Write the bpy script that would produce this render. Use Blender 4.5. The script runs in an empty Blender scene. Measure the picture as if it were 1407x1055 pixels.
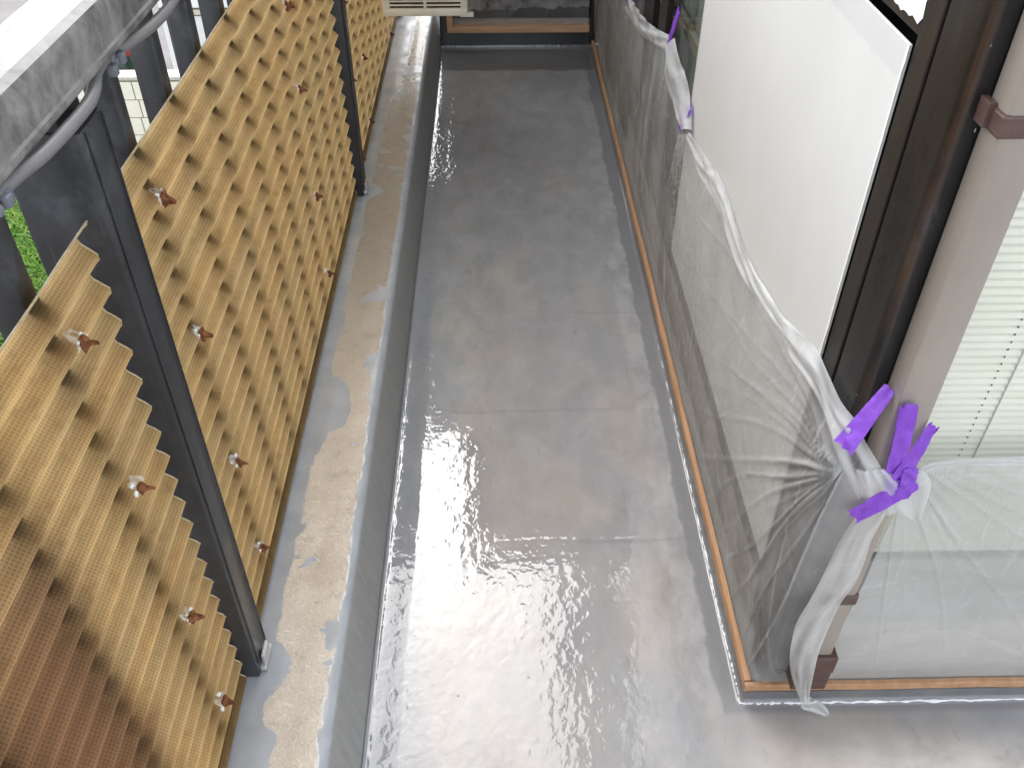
import bpy, math, random
import numpy as np
from mathutils import Matrix, Vector, noise as mnoise

random.seed(7)
rng = np.random.RandomState(7)
S = bpy.context.scene
COL = S.collection
PI = math.pi

# ------------------------------------------------------------------ camera
cam_d = bpy.data.cameras.new('camera')
cam = bpy.data.objects.new('camera', cam_d)
COL.objects.link(cam)
S.camera = cam
cam_d.sensor_fit = 'HORIZONTAL'
cam_d.sensor_width = 36.0
cam_d.lens = 31.446
cam_d.clip_start = 0.02
cam_d.clip_end = 600
R = ((0.99981, 0.011658, -0.015613), (-0.019441, 0.651299, -0.758572), (0.001325, 0.758732, 0.651402))
M = Matrix(R).to_4x4()
M.translation = Vector((0, 0, 1.6))
cam.matrix_world = M

# ------------------------------------------------------------------ light
SUN_EL, SUN_AZ = 50.0, -10.0          # azimuth from +Y, negative towards -X
w = bpy.data.worlds.new('World')
S.world = w
w.use_nodes = True
wn = w.node_tree.nodes
wl = w.node_tree.links
bg = wn['Background']
sky = wn.new('ShaderNodeTexSky')
sky.sky_type = 'NISHITA'
sky.sun_disc = False
sky.sun_elevation = math.radians(SUN_EL)
sky.sun_rotation = math.radians(SUN_AZ)
sky.air_density = 1.0
sky.dust_density = 2.0
sky.ozone_density = 1.0
hs = wn.new('ShaderNodeHueSaturation')
hs.inputs['Saturation'].default_value = 0.22
wl.new(sky.outputs[0], hs.inputs['Color'])
wl.new(hs.outputs[0], bg.inputs['Color'])
bg.inputs['Strength'].default_value = 0.15
sd = bpy.data.lights.new('sun', 'SUN')
sd.energy = 0.5
sd.angle = math.radians(62)
sd.color = (1.0, 0.985, 0.96)
sun = bpy.data.objects.new('sun', sd)
COL.objects.link(sun)
el, az = math.radians(SUN_EL), math.radians(SUN_AZ)
sdir = Vector((math.sin(az) * math.cos(el), math.cos(az) * math.cos(el), math.sin(el)))
sun.rotation_euler = sdir.to_track_quat('Z', 'Y').to_euler()
S.view_settings.view_transform = 'Standard'
S.view_settings.look = 'None'
S.view_settings.gamma = 1
S.view_settings.use_curve_mapping = False
S.view_settings.exposure = 2.12

# ------------------------------------------------------------------ material helpers
class NT:
    def __init__(s, name):
        s.m = bpy.data.materials.new(name)
        s.m.use_nodes = True
        s.t = s.m.node_tree
        s.t.nodes.clear()
        s.out = s.t.nodes.new('ShaderNodeOutputMaterial')

    def n(s, typ, **kw):
        nd = s.t.nodes.new('ShaderNode' + typ)
        for k, v in kw.items():
            if k.startswith('i_'):
                key = k[2:].replace('_', ' ')
                nd.inputs[key].default_value = v
            else:
                setattr(nd, k, v)
        return nd

    def l(s, a, b):
        s.t.links.new(a, b)

    def coord(s, scale=(1, 1, 1), uv=False, rot=(0, 0, 0)):
        tc = s.n('TexCoord') if uv else s.n('NewGeometry')
        mp = s.n('Mapping')
        mp.inputs['Scale'].default_value = scale
        mp.inputs['Rotation'].default_value = rot
        s.l(tc.outputs['UV' if uv else 'Position'], mp.inputs['Vector'])
        return mp.outputs[0]

    def noise(s, co, scale, detail=4, rough=0.55, dist=0.0):
        nd = s.n('TexNoise')
        nd.inputs['Scale'].default_value = scale
        nd.inputs['Detail'].default_value = detail
        nd.inputs['Roughness'].default_value = rough
        nd.inputs['Distortion'].default_value = dist
        s.l(co, nd.inputs['Vector'])
        return nd.outputs['Fac']

    def ramp(s, fac, stops, interp='LINEAR'):
        nd = s.n('ValToRGB')
        cr = nd.color_ramp
        cr.interpolation = interp
        while len(cr.elements) < len(stops):
            cr.elements.new(0.5)
        for e, (p, c) in zip(cr.elements, stops):
            e.position = p
            e.color = (c, c, c, 1) if isinstance(c, (int, float)) else (*c, 1)
        s.l(fac, nd.inputs['Fac'])
        return nd.outputs['Color']

    def mix(s, fac, a, b, mode='MIX'):
        nd = s.n('Mix')
        nd.data_type = 'RGBA'
        nd.blend_type = mode
        for inp, v in ((nd.inputs[0], fac), (nd.inputs[6], a), (nd.inputs[7], b)):
            if isinstance(v, (int, float)):
                inp.default_value = v if inp == nd.inputs[0] else (v, v, v, 1)
            elif isinstance(v, tuple):
                inp.default_value = (*v, 1)
            else:
                s.l(v, inp)
        return nd.outputs[2]

    def math(s, op, a, b=0.0, c=0.0, clamp=False):
        nd = s.n('Math', operation=op, use_clamp=clamp)
        for i, v in enumerate((a, b, c)):
            if isinstance(v, (int, float)):
                nd.inputs[i].default_value = v
            else:
                s.l(v, nd.inputs[i])
        return nd.outputs[0]

    def rng(s, v, a, b, c=0.0, d=1.0, smooth=True):
        nd = s.n('MapRange')
        nd.interpolation_type = 'SMOOTHSTEP' if smooth else 'LINEAR'
        s.l(v, nd.inputs[0])
        for i, q in enumerate((a, b, c, d)):
            nd.inputs[i + 1].default_value = q
        return nd.outputs[0]

    def xyz(s):
        g = s.n('NewGeometry')
        sp = s.n('SeparateXYZ')
        s.l(g.outputs['Position'], sp.inputs[0])
        return sp.outputs

    def bump(s, h, dist, strength=1.0, normal=None):
        b = s.n('Bump')
        b.inputs['Distance'].default_value = dist
        b.inputs['Strength'].default_value = strength
        s.l(h, b.inputs['Height'])
        if normal is not None:
            s.l(normal, b.inputs['Normal'])
        return b.outputs[0]

    def bsdf(s, color, rough=0.5, normal=None, spec=0.5, metal=0.0, coat=0.0, finish=True):
        p = s.n('BsdfPrincipled')
        for key, v in (('Base Color', color), ('Roughness', rough), ('Metallic', metal), ('Specular IOR Level', spec), ('Coat Weight', coat)):
            if isinstance(v, (int, float)) and key != 'Base Color':
                p.inputs[key].default_value = v
            elif isinstance(v, tuple):
                p.inputs[key].default_value = (*v, 1)
            else:
                s.l(v, p.inputs[key])
        p.inputs['Coat Roughness'].default_value = 0.04
        if normal is not None:
            s.l(normal, p.inputs['Normal'])
        if finish:
            s.l(p.outputs[0], s.out.inputs[0])
        return p


MAT = {}


def simple(name, c0, c1, scale=8, rough=0.5, spec=0.4, stretch=(1, 1, 1), bump=0.0004, metal=0.0, bscale=None, rough2=None):
    m = NT(name)
    co = m.coord(stretch)
    f = m.noise(co, scale, 6, 0.6)
    col = m.ramp(f, [(0.3, c0), (0.7, c1)])
    nb = m.noise(co, bscale or scale * 6, 4)
    r = rough if rough2 is None else m.rng(f, 0.3, 0.7, rough, rough2)
    m.bsdf(col, r, m.bump(nb, bump), spec, metal)
    MAT[name] = m.m
    return m.m


# wet floor membrane ---------------------------------------------------------
def floor_mat():
    m = NT('wet_membrane')
    co = m.coord()
    x, y, z = m.xyz()
    big = m.noise(m.coord((1.0, 0.6, 1)), 3.2, 5, 0.6, 0.6)
    med = m.noise(m.coord((1.3, 0.8, 1)), 9.0, 5, 0.62, 0.3)
    grey = m.ramp(med, [(0.25, (0.208, 0.213, 0.221)), (0.75, (0.285, 0.289, 0.296))])
    beige = m.ramp(med, [(0.3, (0.300, 0.262, 0.222)), (0.75, (0.42, 0.375, 0.325))])
    near = m.rng(y, 3.4, 0.9, 0.0, 0.16)
    bm = m.rng(m.math('ADD', big, near), 0.53, 0.76, 0.0, 0.62)
    edge = m.math('MULTIPLY', m.rng(x, -0.20, -0.12), m.rng(m.math('ADD', x, m.rng(y, 0.95, 0.80, 0, -2.0)), 0.43, 0.33))
    col = m.mix(m.math('MULTIPLY', bm, edge), grey, beige)
    # freshly rolled, darker band along the right sill and along the kerb
    wob = m.noise(m.coord((1, 2.2, 1)), 4.0, 6, 0.6)
    xb = m.math('ADD', x, m.math('MULTIPLY', m.math('SUBTRACT', wob, 0.5), 0.05))
    cut = m.rng(y, 0.895, 0.875, 1.0, 0.0)
    band = m.math('MULTIPLY', m.rng(xb, 0.418, 0.428), cut)
    col = m.mix(m.math('MULTIPLY', band, 0.75), col, (0.150, 0.158, 0.172))
    pale = m.math('MULTIPLY', m.math('MULTIPLY', m.rng(xb, 0.355, 0.375), m.rng(xb, 0.425, 0.418)), cut)
    col = m.mix(m.math('MULTIPLY', m.math('MULTIPLY', pale, m.rng(y, 3.2, 1.4, 0.25, 1.0)), m.rng(med, 0.35, 0.65, 0.0, 0.6)), col, (0.40, 0.40, 0.405))
    bl = m.rng(xb, -0.195, -0.215)
    col = m.mix(m.math('MULTIPLY', bl, 0.35), col, (0.20, 0.21, 0.225))
    # far end: bare darker strip by the step
    yb = m.math('ADD', y, m.math('MULTIPLY', m.math('SUBTRACT', wob, 0.5), 0.1))
    far = m.rng(yb, 4.085, 4.095)
    col = m.mix(m.math('MULTIPLY', far, 0.8), col, (0.11, 0.114, 0.12))
    lap = m.math('MULTIPLY', m.rng(yb, 4.04, 4.085), m.rng(yb, 4.097, 4.09))
    col = m.mix(m.math('MULTIPLY', lap, 0.5), col, (0.25, 0.24, 0.22))
    pn = m.noise(m.coord((1, 1.4, 1)), 5.5, 6, 0.62, 0.5)
    fore = m.math('MULTIPLY', m.rng(y, 0.870, 0.76), m.rng(x, 0.38, 0.72))
    col = m.mix(m.math('MULTIPLY', fore, m.rng(pn, 0.14, 0.62)), col, m.ramp(med, [(0.3, (0.66, 0.60, 0.52)), (0.7, (0.76, 0.71, 0.65))]))
    # streaky lap joints of the mats below
    for ys, a in ((1.762, 0.22), (1.320, 0.22), (2.196, 0.16), (3.0, 0.12)):
        s = m.math('MULTIPLY', m.rng(yb, ys - 0.012, ys), m.rng(yb, ys + 0.006, ys))
        col = m.mix(m.math('MULTIPLY', s, m.rng(wob, 0.35, 0.6, 0.0, a)), col, (0.06, 0.06, 0.06))
    xl = m.math('ADD', x, m.math('MULTIPLY', m.math('SUBTRACT', m.noise(m.coord((1, 1, 1)), 9, 4), 0.5), 0.05))
    s = m.math('MULTIPLY', m.rng(xl, -0.075, -0.055), m.rng(y, 2.4, 2.2))
    col = m.mix(m.math('MULTIPLY', s, 0.22), col, (0.27, 0.25, 0.24))
    # fine scuffs
    sc = m.noise(m.coord((6, 1.3, 1)), 30, 5, 0.7)
    col = m.mix(m.rng(sc, 0.62, 0.78, 0, 0.16), col, (0.4, 0.39, 0.38))
    mo = m.noise(m.coord((2.2, 0.9, 1)), 13, 7, 0.72, 0.4)
    col = m.mix(m.rng(mo, 0.42, 0.30, 0, 0.22), col, (0.075, 0.078, 0.085))
    col = m.mix(m.rng(mo, 0.60, 0.74, 0, 0.2), col, (0.34, 0.33, 0.325))
    vo = m.n('TexVoronoi')
    vo.inputs['Scale'].default_value = 16
    vo.inputs['Randomness'].default_value = 1.0
    m.l(co, vo.inputs['Vector'])
    speck = m.rng(vo.outputs['Distance'], 0.05, 0.012)
    # wet resin: small ripples and orange peel
    r1 = m.noise(m.coord((1, 0.75, 1)), 52, 2, 0.45, 0.3)
    r2 = m.noise(m.coord((1, 0.5, 1)), 12, 2, 0.5)
    wet = m.noise(co, 6, 3, 0.5)
    amt = m.math('ADD', m.rng(wet, 0.35, 0.65, 0.55, 1.0), m.math('ADD', m.rng(x, -0.14, -0.2, 0, 0.5), m.rng(y, 1.9, 2.7, 0, 0.9)))
    h = m.math('ADD', m.math('MULTIPLY', r1, amt), m.math('MULTIPLY', r2, 0.6))
    h = m.math('ADD', h, m.math('MULTIPLY', speck, 0.7))
    nrm = m.bump(h, 0.00078)
    dry = m.noise(co, 7.5, 4, 0.6)
    rough = m.rng(m.math('ADD', dry, m.rng(x, 0.0, 0.3, 0, 0.12)), 0.50, 0.72, 0.03, 0.07)
    p = m.bsdf(col, rough, nrm, 0.5)
    p.inputs['IOR'].default_value = 1.46
    MAT['floor'] = m.m


floor_mat()


def kerb_mat():
    m = NT('kerb_fibre_mat')
    x, y, z = m.xyz()
    co = m.coord()
    wob = m.noise(m.coord((1, 1, 1)), 7.0, 9, 0.68, 0.3)
    wob2 = m.noise(m.coord((1, 0.7, 1)), 2.3, 3, 0.5)
    d = m.math('SUBTRACT', wob, 0.5)
    xl = m.math('ADD', x, m.math('MULTIPLY', d, 0.05))
    widen = m.rng(y, 3.0, 4.0, 0.0, 0.05)
    pool = m.math('MAXIMUM', m.math('SUBTRACT', m.noise(m.coord((1, 1, 1)), 8.5, 3, 0.5, 0.3), 0.56), 0.0)
    pool2 = m.math('MAXIMUM', m.math('SUBTRACT', m.noise(m.coord((1, 0.7, 1)), 5.0, 3, 0.5, 0.3), 0.55), 0.0)
    lo = m.rng(m.math('SUBTRACT', m.math('SUBTRACT', xl, widen), m.math('MULTIPLY', pool2, 0.42)), -0.416, -0.410)
    xl = m.math('ADD', xl, m.math('MULTIPLY', pool, 0.60))
    hi = m.rng(xl, -0.304, -0.309)
    top = m.rng(z, 0.163, 0.167)
    bare = m.math('MULTIPLY', m.math('MULTIPLY', lo, hi), top)
    # paint splashes at the post feet
    for yy in (0.90, 2.64):
        dy = m.math('ABSOLUTE', m.math('SUBTRACT', y, yy))
        sp = m.math('ADD', m.math('MULTIPLY', dy, 1.0), m.math('ADD', m.math('MULTIPLY', m.math('SUBTRACT', x, -0.43), 1.3), m.math('MULTIPLY', d, 0.22)))
        bare = m.math('MULTIPLY', bare, m.rng(sp, 0.075, 0.085))
    bare = m.math('MULTIPLY', bare, m.rng(m.math('ADD', wob2, m.math('MULTIPLY', d, 0.4)), 0.27, 0.31))
    # chopped strands: several directions of thin fibre
    strands = None
    for k, rz in enumerate((0.2, 0.75, 1.3, 1.9, 2.5)):
        vr = m.n('VectorRotate')
        vr.rotation_type = 'Z_AXIS'
        vr.inputs['Angle'].default_value = rz
        g_ = m.n('NewGeometry')
        m.l(g_.outputs['Position'], vr.inputs['Vector'])
        mp = m.n('Mapping')
        mp.inputs['Scale'].default_value = (46 + 5 * k, 330 + 30 * k, 40)
        mp.inputs['Location'].default_value = (k * 3.7, k * 1.9, 0)
        m.l(vr.outputs[0], mp.inputs['Vector'])
        n = m.noise(mp.outputs[0], 1.0, 1, 0.4, 0.9)
        q_ = m.rng(n, 0.60, 0.70)
        strands = q_ if strands is None else m.math('MAXIMUM', strands, q_)
    tone = m.noise(co, 9, 4, 0.6)
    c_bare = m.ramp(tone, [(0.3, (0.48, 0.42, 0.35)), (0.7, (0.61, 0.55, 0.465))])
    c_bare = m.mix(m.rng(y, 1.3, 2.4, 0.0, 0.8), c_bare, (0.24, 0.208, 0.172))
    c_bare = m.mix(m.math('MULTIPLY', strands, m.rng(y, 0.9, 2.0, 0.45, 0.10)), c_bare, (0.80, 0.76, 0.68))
    grime = m.noise(co, 34, 7, 0.75)
    c_bare = m.mix(m.rng(grime, 0.50, 0.72, 0, 0.45), c_bare, (0.20, 0.18, 0.155))
    rust = m.noise(co, 5, 3)
    c_bare = m.mix(m.rng(rust, 0.55, 0.75, 0, 0.3), c_bare, (0.30, 0.22, 0.16))
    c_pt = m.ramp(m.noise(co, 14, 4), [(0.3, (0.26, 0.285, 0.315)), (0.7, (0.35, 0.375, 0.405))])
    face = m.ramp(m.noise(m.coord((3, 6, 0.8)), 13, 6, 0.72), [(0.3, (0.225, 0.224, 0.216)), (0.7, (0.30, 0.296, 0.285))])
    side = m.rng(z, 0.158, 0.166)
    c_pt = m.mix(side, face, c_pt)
    # white ragged rim where the strands end
    rim = m.math('MULTIPLY', m.math('MULTIPLY', m.rng(xl, -0.3105, -0.307), m.rng(xl, -0.3025, -0.306)), top)
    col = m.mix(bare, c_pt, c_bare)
    col = m.mix(m.math('MULTIPLY', m.math('MULTIPLY', rim, m.rng(y, 2.2, 1.3, 0.15, 1.0)), m.rng(m.noise(co, 40, 3), 0.4, 0.55)), col, (0.62, 0.63, 0.62))
    hgt = m.math('ADD', m.math('MULTIPLY', strands, m.math('MULTIPLY', bare, 1.0)), m.math('ADD', m.math('MULTIPLY', bare, -0.9), m.math('MULTIPLY', m.noise(co, 60, 5, 0.65), 0.7)))
    nrm = m.bump(hgt, 0.0006)
    shiny = m.rng(y, 3.1, 3.9, 0.0, 1.0)
    rough = m.mix(bare, m.mix(side, 0.55, m.rng(m.noise(co, 11, 3), 0.4, 0.65, 0.28, 0.55)), m.mix(shiny, 0.5, 0.12))
    m.bsdf(col, rough, nrm, m.rng(z, 0.150, 0.166, 0.3, 0.5))
    MAT['kerb'] = m.m


kerb_mat()


# corrugated wire-reinforced translucent sheet ---------------------------------
def sheet_mat():
    m = NT('corrugated_sheet')
    uv = m.coord((1, 1, 1), uv=True)
    sp = m.n('SeparateXYZ')
    m.l(uv, sp.inputs[0])
    u, v = sp.outputs[0], sp.outputs[1]
    x, y, z = m.xyz()
    cell = 0.0046

    def line(c):
        f = m.math('FRACT', m.math('DIVIDE', c, cell))
        return m.rng(m.math('ABSOLUTE', m.math('SUBTRACT', f, 0.5)), 0.26, 0.40)
    grid = m.math('MAXIMUM', line(u), line(v))
    n1 = m.noise(m.coord((1, 0.5, 3)), 5, 5, 0.6)
    n2 = m.noise(m.coord((1, 2.0, 26)), 3.0, 4, 0.6)
    n3 = m.noise(m.coord((1, 1, 1)), 24, 4, 0.6)
    amber = m.ramp(n2, [(0.3, (0.38, 0.225, 0.08)), (0.72, (0.44, 0.315, 0.14))])
    olive = m.ramp(n3, [(0.3, (0.27, 0.215, 0.10)), (0.7, (0.36, 0.30, 0.165))])
    col = m.mix(m.rng(n1, 0.38, 0.62), olive, amber)
    # browner towards the near lower corner of the nearest sheet
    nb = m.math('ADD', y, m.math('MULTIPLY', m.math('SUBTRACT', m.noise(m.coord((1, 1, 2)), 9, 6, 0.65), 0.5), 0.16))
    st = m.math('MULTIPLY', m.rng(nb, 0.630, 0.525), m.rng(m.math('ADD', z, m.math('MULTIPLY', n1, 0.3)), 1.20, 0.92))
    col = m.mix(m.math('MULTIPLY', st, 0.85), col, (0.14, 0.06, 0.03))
    cells = m.mix(0.52, col, (0.10, 0.07, 0.035))
    col = m.mix(m.math('ADD', m.math('MULTIPLY', grid, 0.6), 0.4), cells, col)
    col = m.mix(m.math('MULTIPLY', grid, 0.40), col, (0.62, 0.54, 0.38))
    # grime that gathers in the hollows
    dirt = m.noise(m.coord((1, 3, 9)), 9, 5, 0.7)
    col = m.mix(m.rng(dirt, 0.46, 0.72, 0, 0.62), col, (0.12, 0.085, 0.045))
    nrm = m.bump(grid, 0.0003, 0.5)
    p = m.bsdf(col, 0.42, nrm, 0.35, finish=False)
    tr = m.n('BsdfTranslucent')
    tcol = m.mix(0.45, col, (0.80, 0.505, 0.195))
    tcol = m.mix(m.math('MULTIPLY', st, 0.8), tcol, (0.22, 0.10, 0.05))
    m.l(tcol, tr.inputs['Color'])
    m.l(nrm, tr.inputs['Normal'])
    mx = m.n('MixShader')
    mx.inputs[0].default_value = 0.84
    m.l(p.outputs[0], mx.inputs[1])
    m.l(tr.outputs[0], mx.inputs[2])
    m.l(mx.outputs[0], m.out.inputs[0])
    MAT['sheet'] = m.m


sheet_mat()


# protective polythene film ------------------------------------------------------
def film_mat(name, base, gain, tint=(0.74, 0.75, 0.76), gloss=0.2):
    m = NT(name)
    at = m.n('Attribute')
    at.attribute_name = 'fold'
    fold = at.outputs['Fac']
    uv = m.coord((1, 1, 1), uv=True)
    s1 = m.noise(m.coord((38, 5, 1), uv=True, rot=(0, 0, 0.5)), 1.0, 5, 0.65, 0.8)
    s2 = m.noise(uv, 5.0, 4, 0.6, 0.5)
    s3 = m.noise(m.coord((70, 9, 1), uv=True, rot=(0, 0, -0.35)), 1.0, 3, 0.6, 1.0)
    a = m.math('MULTIPLY_ADD', fold, gain, base)
    a = m.math('ADD', a, m.rng(s1, 0.55, 0.80, 0.0, 0.16))
    a = m.math('ADD', a, m.rng(s3, 0.60, 0.80, 0.0, 0.12))
    a = m.math('ADD', a, m.rng(s2, 0.3, 0.7, -0.07, 0.09), clamp=True)
    h = m.math('ADD', m.math('MULTIPLY', s1, 1.0), m.math('ADD', m.math('MULTIPLY', s3, 0.5), m.math('MULTIPLY', s2, 1.5)))
    nrm = m.bump(h, 0.0012)
    d = m.n('BsdfDiffuse')
    d.inputs['Color'].default_value = (*tint, 1)
    t = m.n('BsdfTranslucent')
    t.inputs['Color'].default_value = (*tint, 1)
    m.l(nrm, d.inputs['Normal'])
    m.l(nrm, t.inputs['Normal'])
    mx = m.n('MixShader')
    mx.inputs[0].default_value = 0.35
    m.l(d.outputs[0], mx.inputs[1])
    m.l(t.outputs[0], mx.inputs[2])
    tp = m.n('BsdfTransparent')
    mx2 = m.n('MixShader')
    m.l(a, mx2.inputs[0])
    m.l(tp.outputs[0], mx2.inputs[1])
    m.l(mx.outputs[0], mx2.inputs[2])
    g = m.n('BsdfGlossy')
    g.inputs['Roughness'].default_value = gloss
    m.l(nrm, g.inputs['Normal'])
    fr = m.n('Fresnel')
    fr.inputs['IOR'].default_value = 1.42
    m.l(nrm, fr.inputs['Normal'])
    mx3 = m.n('MixShader')
    gm = m.n('NewGeometry')
    m.l(m.math('MULTIPLY', fr.outputs[0], m.math('MULTIPLY_ADD', gm.outputs['Backfacing'], -0.8, 0.8)), mx3.inputs[0])
    m.l(mx2.outputs[0], mx3.inputs[1])
    m.l(g.outputs[0], mx3.inputs[2])
    m.l(mx3.outputs[0], m.out.inputs[0])
    MAT[name] = m.m


film_mat('film', 0.35, 0.58, (0.55, 0.555, 0.555), gloss=0.28)
film_mat('film_right', 0.50, 0.45, (0.66, 0.665, 0.65), gloss=0.3)
film_mat('film_far', 0.16, 0.75, (0.80, 0.81, 0.82))
film_mat('film_hem', 0.28, 0.55, (0.70, 0.71, 0.72), 0.2)
film_mat('film_flap', 0.52, 0.40, (0.66, 0.67, 0.67), 0.25)


def tape_mat():
    m = NT('purple_tape')
    n = m.noise(m.coord(), 60, 4, 0.6)
    col = m.ramp(n, [(0.3, (0.29, 0.085, 0.60)), (0.7, (0.38, 0.135, 0.74))])
    nrm = m.bump(m.noise(m.coord((1, 1, 0.4)), 55, 4, 0.65), 0.004)
    p = m.bsdf(col, 0.3, nrm, 0.5, finish=False)
    t = m.n('BsdfTranslucent')
    t.inputs['Color'].default_value = (0.34, 0.10, 0.85, 1)
    a = m.n('MixShader')
    a.inputs[0].default_value = 0.3
    m.l(p.outputs[0], a.inputs[1])
    m.l(t.outputs[0], a.inputs[2])
    tp = m.n('BsdfTransparent')
    tp.inputs['Color'].default_value = (0.5, 0.25, 0.95, 1)
    b = m.n('MixShader')
    b.inputs[0].default_value = 0.8
    m.l(tp.outputs[0], b.inputs[1])
    m.l(a.outputs[0], b.inputs[2])
    m.l(b.outputs[0], m.out.inputs[0])
    MAT['tape'] = m.m


tape_mat()


def post_mat():
    m = NT('dark_post_paint')
    n = m.noise(m.coord((1, 1, 0.6)), 14, 5, 0.65)
    col = m.ramp(n, [(0.3, (0.019, 0.020, 0.023)), (0.75, (0.038, 0.040, 0.045))])
    sc = m.noise(m.coord((40, 40, 2.0)), 2.0, 4, 0.7)
    col = m.mix(m.rng(sc, 0.60, 0.75, 0, 0.5), col, (0.10, 0.105, 0.115))
    x, y, z = m.xyz()
    cloud = m.math('MULTIPLY', m.rng(m.noise(m.coord(), 22, 4, 0.6), 0.5, 0.65), m.rng(z, 1.0, 1.14))
    col = m.mix(m.math('MULTIPLY', cloud, 0.15), col, (0.16, 0.17, 0.20))
    m.bsdf(col, m.rng(n, 0.3, 0.7, 0.28, 0.45), m.bump(m.noise(m.coord(), 120, 3), 0.0002), 0.45)
    MAT['dark_paint'] = m.m


post_mat()


def rail_mat():
    m = NT('weathered_aluminium')
    n = m.noise(m.coord((1, 1, 1)), 16, 6, 0.68, 0.6)
    n2 = m.noise(m.coord((1, 1.2, 0.8)), 17, 6, 0.66, 0.4)
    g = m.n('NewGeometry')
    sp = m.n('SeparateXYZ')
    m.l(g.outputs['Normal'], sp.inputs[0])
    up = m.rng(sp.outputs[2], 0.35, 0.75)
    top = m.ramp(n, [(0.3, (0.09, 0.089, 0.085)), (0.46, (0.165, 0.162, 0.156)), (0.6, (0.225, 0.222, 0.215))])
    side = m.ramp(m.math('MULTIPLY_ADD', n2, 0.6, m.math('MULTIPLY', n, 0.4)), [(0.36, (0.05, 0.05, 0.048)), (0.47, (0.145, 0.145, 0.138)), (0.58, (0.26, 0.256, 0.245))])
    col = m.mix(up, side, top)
    m.bsdf(col, 0.5, m.bump(n2, 0.0003), 0.35, 0.0)
    MAT['alu'] = m.m


rail_mat()


def board_mat():
    m = NT('white_twinwall_board')
    n = m.noise(m.coord((1, 1.2, 0.7)), 5, 4, 0.6)
    col = m.ramp(n, [(0.3, (0.575, 0.58, 0.568)), (0.7, (0.615, 0.62, 0.608))])
    x, y, z = m.xyz()
    fl = m.math('SINE', m.math('MULTIPLY', m.math('ADD', y, m.math('MULTIPLY', z, 0.25)), 2 * PI / 0.011))
    col = m.mix(m.rng(fl, 0.5, 1.0, 0.0, 0.02), col, (0.55, 0.56, 0.55))
    film = m.rng(m.math('ADD', z, m.math('MULTIPLY', m.noise(m.coord((1, 5, 5)), 9, 3), 0.012)), 1.172, 1.178)
    col = m.mix(m.math('MULTIPLY', film, 0.38), col, (0.46, 0.47, 0.48))
    m.bsdf(col, 0.38, m.bump(fl, 0.00003), 0.4)
    MAT['board'] = m.m


board_mat()


def jamb_mat():
    m = NT('dark_stained_post')
    x, y, z = m.xyz()
    n = m.noise(m.coord((1, 1, 0.25)), 11, 5, 0.65)
    col = m.ramp(n, [(0.3, (0.007, 0.007, 0.008)), (0.75, (0.015, 0.0145, 0.015))])
    ang = m.math('ADD', x, m.math('MULTIPLY', m.math('SUBTRACT', n, 0.5), 0.006))
    brown = m.math('MULTIPLY', m.rng(ang, 0.501, 0.5045), m.rng(ang, 0.516, 0.510))
    brown = m.math('MULTIPLY', brown, m.rng(m.noise(m.coord((1, 1, 0.6)), 9, 4), 0.32, 0.6))
    col = m.mix(m.math('MULTIPLY', brown, 0.6), col, (0.072, 0.040, 0.022))
    sp = m.noise(m.coord((1, 1, 0.35)), 75, 2, 0.5)
    col = m.mix(m.rng(sp, 0.765, 0.79), col, (0.5, 0.53, 0.6))
    sm = m.math('MULTIPLY', m.rng(m.noise(m.coord((1, 1, 0.5)), 17, 5, 0.7), 0.56, 0.72), m.rng(x, 0.498, 0.515))
    col = m.mix(m.math('MULTIPLY', sm, 0.3), col, (0.14, 0.15, 0.18))
    m.bsdf(col, m.rng(n, 0.3, 0.7, 0.22, 0.42), m.bump(m.noise(m.coord(), 90, 3), 0.0002), 0.45)
    MAT['jamb'] = m.m


jamb_mat()

simple('frame_brown', (0.013, 0.011, 0.010), (0.023, 0.019, 0.017), 20, 0.35, 0.4, (1, 1, 0.4))
simple('black_gap', (0.004, 0.004, 0.004), (0.006, 0.006, 0.006), 10, 0.8, 0.1)
simple('pipe_beige', (0.255, 0.222, 0.192), (0.315, 0.28, 0.245), 9, 0.33, 0.45, (1, 1, 0.35), 0.0003)
simple('clip_brown', (0.065, 0.038, 0.032), (0.105, 0.066, 0.058), 30, 0.4, 0.4)
simple('outlet_brown', (0.055, 0.028, 0.022), (0.09, 0.05, 0.04), 40, 0.45, 0.4)
simple('wood', (0.32, 0.180, 0.096), (0.46, 0.275, 0.16), 6, 0.6, 0.25, (10, 1.2, 10), 0.0004)
simple('wood_far', (0.46, 0.27, 0.165), (0.62, 0.40, 0.26), 6, 0.55, 0.3, (1.2, 10, 10), 0.0004)
simple('glint_white', (0.66, 0.68, 0.71), (0.78, 0.80, 0.82), 20, 0.25, 0.5)  # white colour of the imitated glint along the floor edge
simple('rust', (0.045, 0.015, 0.008), (0.26, 0.105, 0.045), 120, 0.75, 0.2, bump=0.002, bscale=200)
simple('silver_alu', (0.50, 0.47, 0.46), (0.62, 0.60, 0.58), 30, 0.35, 0.5, (1, 1, 0.3), metal=0.5)
simple('wall_upper', (0.17, 0.165, 0.155), (0.22, 0.213, 0.20), 4, 0.8, 0.15, bump=0.001)
simple('wall_paint', (0.46, 0.44, 0.41), (0.54, 0.52, 0.49), 4, 0.75, 0.2, bump=0.001)
simple('wall_low', (0.32, 0.305, 0.28), (0.40, 0.385, 0.36), 9, 0.7, 0.2, bump=0.0008)
simple('sill_grey', (0.32, 0.32, 0.315), (0.38, 0.38, 0.375), 9, 0.45, 0.4)
simple('wall_shade', (0.30, 0.30, 0.30), (0.36, 0.36, 0.36), 9, 0.7, 0.2)
simple('slat', (0.71, 0.685, 0.60), (0.76, 0.735, 0.65), 9, 0.4, 0.4, (1, 1, 6), 0.0002)
simple('inner_pale', (0.42, 0.43, 0.38), (0.48, 0.49, 0.44), 9, 0.5, 0.3)
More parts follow.
